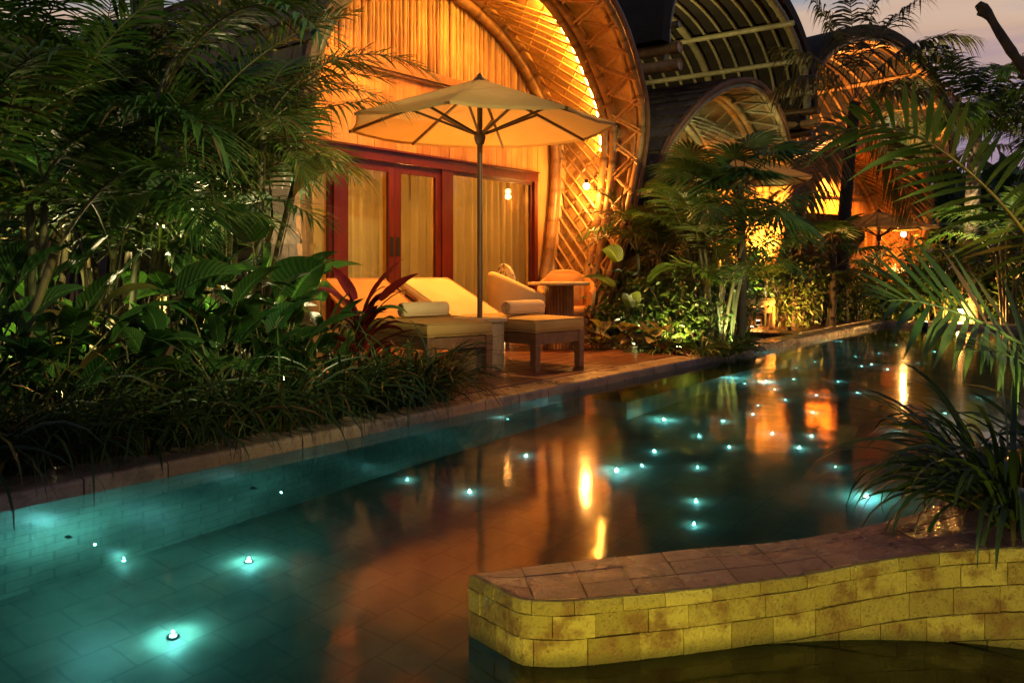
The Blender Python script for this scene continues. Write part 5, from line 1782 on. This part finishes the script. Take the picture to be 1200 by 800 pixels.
# ------------------------------------------------------------------ pool lights
def refract_floor(u, v, zf=FLOOR):
    d = np.array([(u - 600) / 1000, 1.0, -(v - HORIZON) / 1000]); d /= np.linalg.norm(d)
    k_ = (WATER - H) / d[2]
    p = np.array([0, 0, H]) + d * k_
    hd = d[:2] / np.linalg.norm(d[:2])
    si = math.sqrt(1 - d[2] ** 2) / 1.33
    tan = si / math.sqrt(1 - si * si)
    q = p[:2] + hd * tan * (WATER - zf)
    t_ = (q[0] - F.O[0]) * F.n[0] + (q[1] - F.O[1]) * F.n[1]
    zz = zf
    if t_ < POOL_T + .03:     # meets the pool wall first: the lamp sits on the wall
        t0 = (p[0] - F.O[0]) * F.n[0] + (p[1] - F.O[1]) * F.n[1]
        fr_ = max(0.02, (t0 - POOL_T - .03) / (t0 - t_ + 1e-6))
        q = p[:2] + (q - p[:2]) * fr_
        zz = WATER + (zf - WATER) * fr_
    return np.array([q[0], q[1], zz])
stars = [(145, 657), (478, 562), (550, 576), (595, 491), (617, 534), (723, 553), (752, 546), (767, 529), (813, 615), (816, 588), (818, 548), (855, 524), (819, 511), (848, 493), (882, 485), (889, 475), (905, 508), (937, 525), (951, 511),
         (953, 483), (957, 463), (979, 547), (1005, 460), (1047, 505), (1010, 429), (1021, 427), (1060, 443), (1030, 414), (1050, 404), (983, 447), (930, 444), (908, 456), (873, 449), (845, 450), (933, 431), (1075, 425), (985, 400), (1108, 484), (1118, 562), (897, 447), (1003, 418), (1040, 433), (1095, 412), (1150, 466), (955, 424), (920, 468)]
m = MB(); m.lathe((0, 0, 0), [(.003, .007), (.008, .006), (.012, .003), (.012, .001)], 10)
star0 = m.build('pool_light', M['star'], None, True)
tag(star0, 'tiny cyan light point set in the pool floor', 'pool light', 'tiny cyan light points in the pool floor')
for i, (u, v) in enumerate(stars):
    o = star0 if i == 0 else star0.copy()
    if i: COL.objects.link(o)
    o.location = refract_floor(u, v)
    k_ = random.uniform(.5, 1.1)
    o.scale = (k_, k_, k_)
    d = bpy.data.lights.new('star_glow', 'POINT'); d.energy = .26 * k_; d.color = CYAN; d.shadow_soft_size = .001
    g_o = bpy.data.objects.new('star_glow', d); COL.objects.link(g_o)
    g_o.parent = o; g_o.location = (0, 0, .05)
bigs = [(203, 747, 2.4, 'bright cyan pool lamp nearest the camera at lower left'), (292, 658, 1.6, 'bright cyan pool lamp in the left middle of the pool'), (723, 552, 2, 'cyan pool lamp in front of the bamboo rim reflection'),
        (778, 492, 2, 'cyan pool lamp glowing beside the seat step'), (1015, 583, 2.2, 'cyan pool lamp close to the right grass tuft'), (897, 447, 3, 'cyan pool lamp below the middle bed')]
for (u, v, pw, l) in bigs:
    p = refract_floor(u, v)
    th_ = thing('pool_lamp', l, 'pool lamp', tuple(p), 0, 'larger cyan lamps on the pool floor')
    m = MB(); m.lathe((0, 0, 0), [(.022, 0), (.022, .006), (.017, .010), (.012, .010)], 14); m.build('lamp_ring', M['dark'], th_, True, world=False)
    m = MB(); m.lathe((0, 0, 0), [(.003, .0118), (.009, .0112), (.0125, .0097)], 12); m.build('lens', M['star_big'], th_, True, world=False)
    light('pool_glow', 'POINT', p + (0, 0, .045), pw, CYAN, .002, th_)
# wall washers on the deck-side pool wall
for i, (s, pw) in enumerate(((-5.35, 4.5), (-4.4, .5), (-7.0, 2.2), (-.6, .9), (1.2, 2.6), (3.2, 2.0), (5.2, 1.6))):
    p = F(s, POOL_T + .24, -.60)
    th_ = thing('pool_lamp', 'cyan wall washer under water on the deck side, %s from the left' % ['second', 'third', 'first', 'fourth', 'fifth', 'sixth', 'seventh'][i], 'pool lamp', tuple(p), 0, 'cyan wall washers under the coping')
    m = MB(); m.tube([F(s, POOL_T + .001, -.66), F(s, POOL_T + .03, -.66)], .012, 12); m.build('lamp_body', M['dark'], th_, True)
    light('pool_glow', 'POINT', p, pw, CYAN, .001, th_)
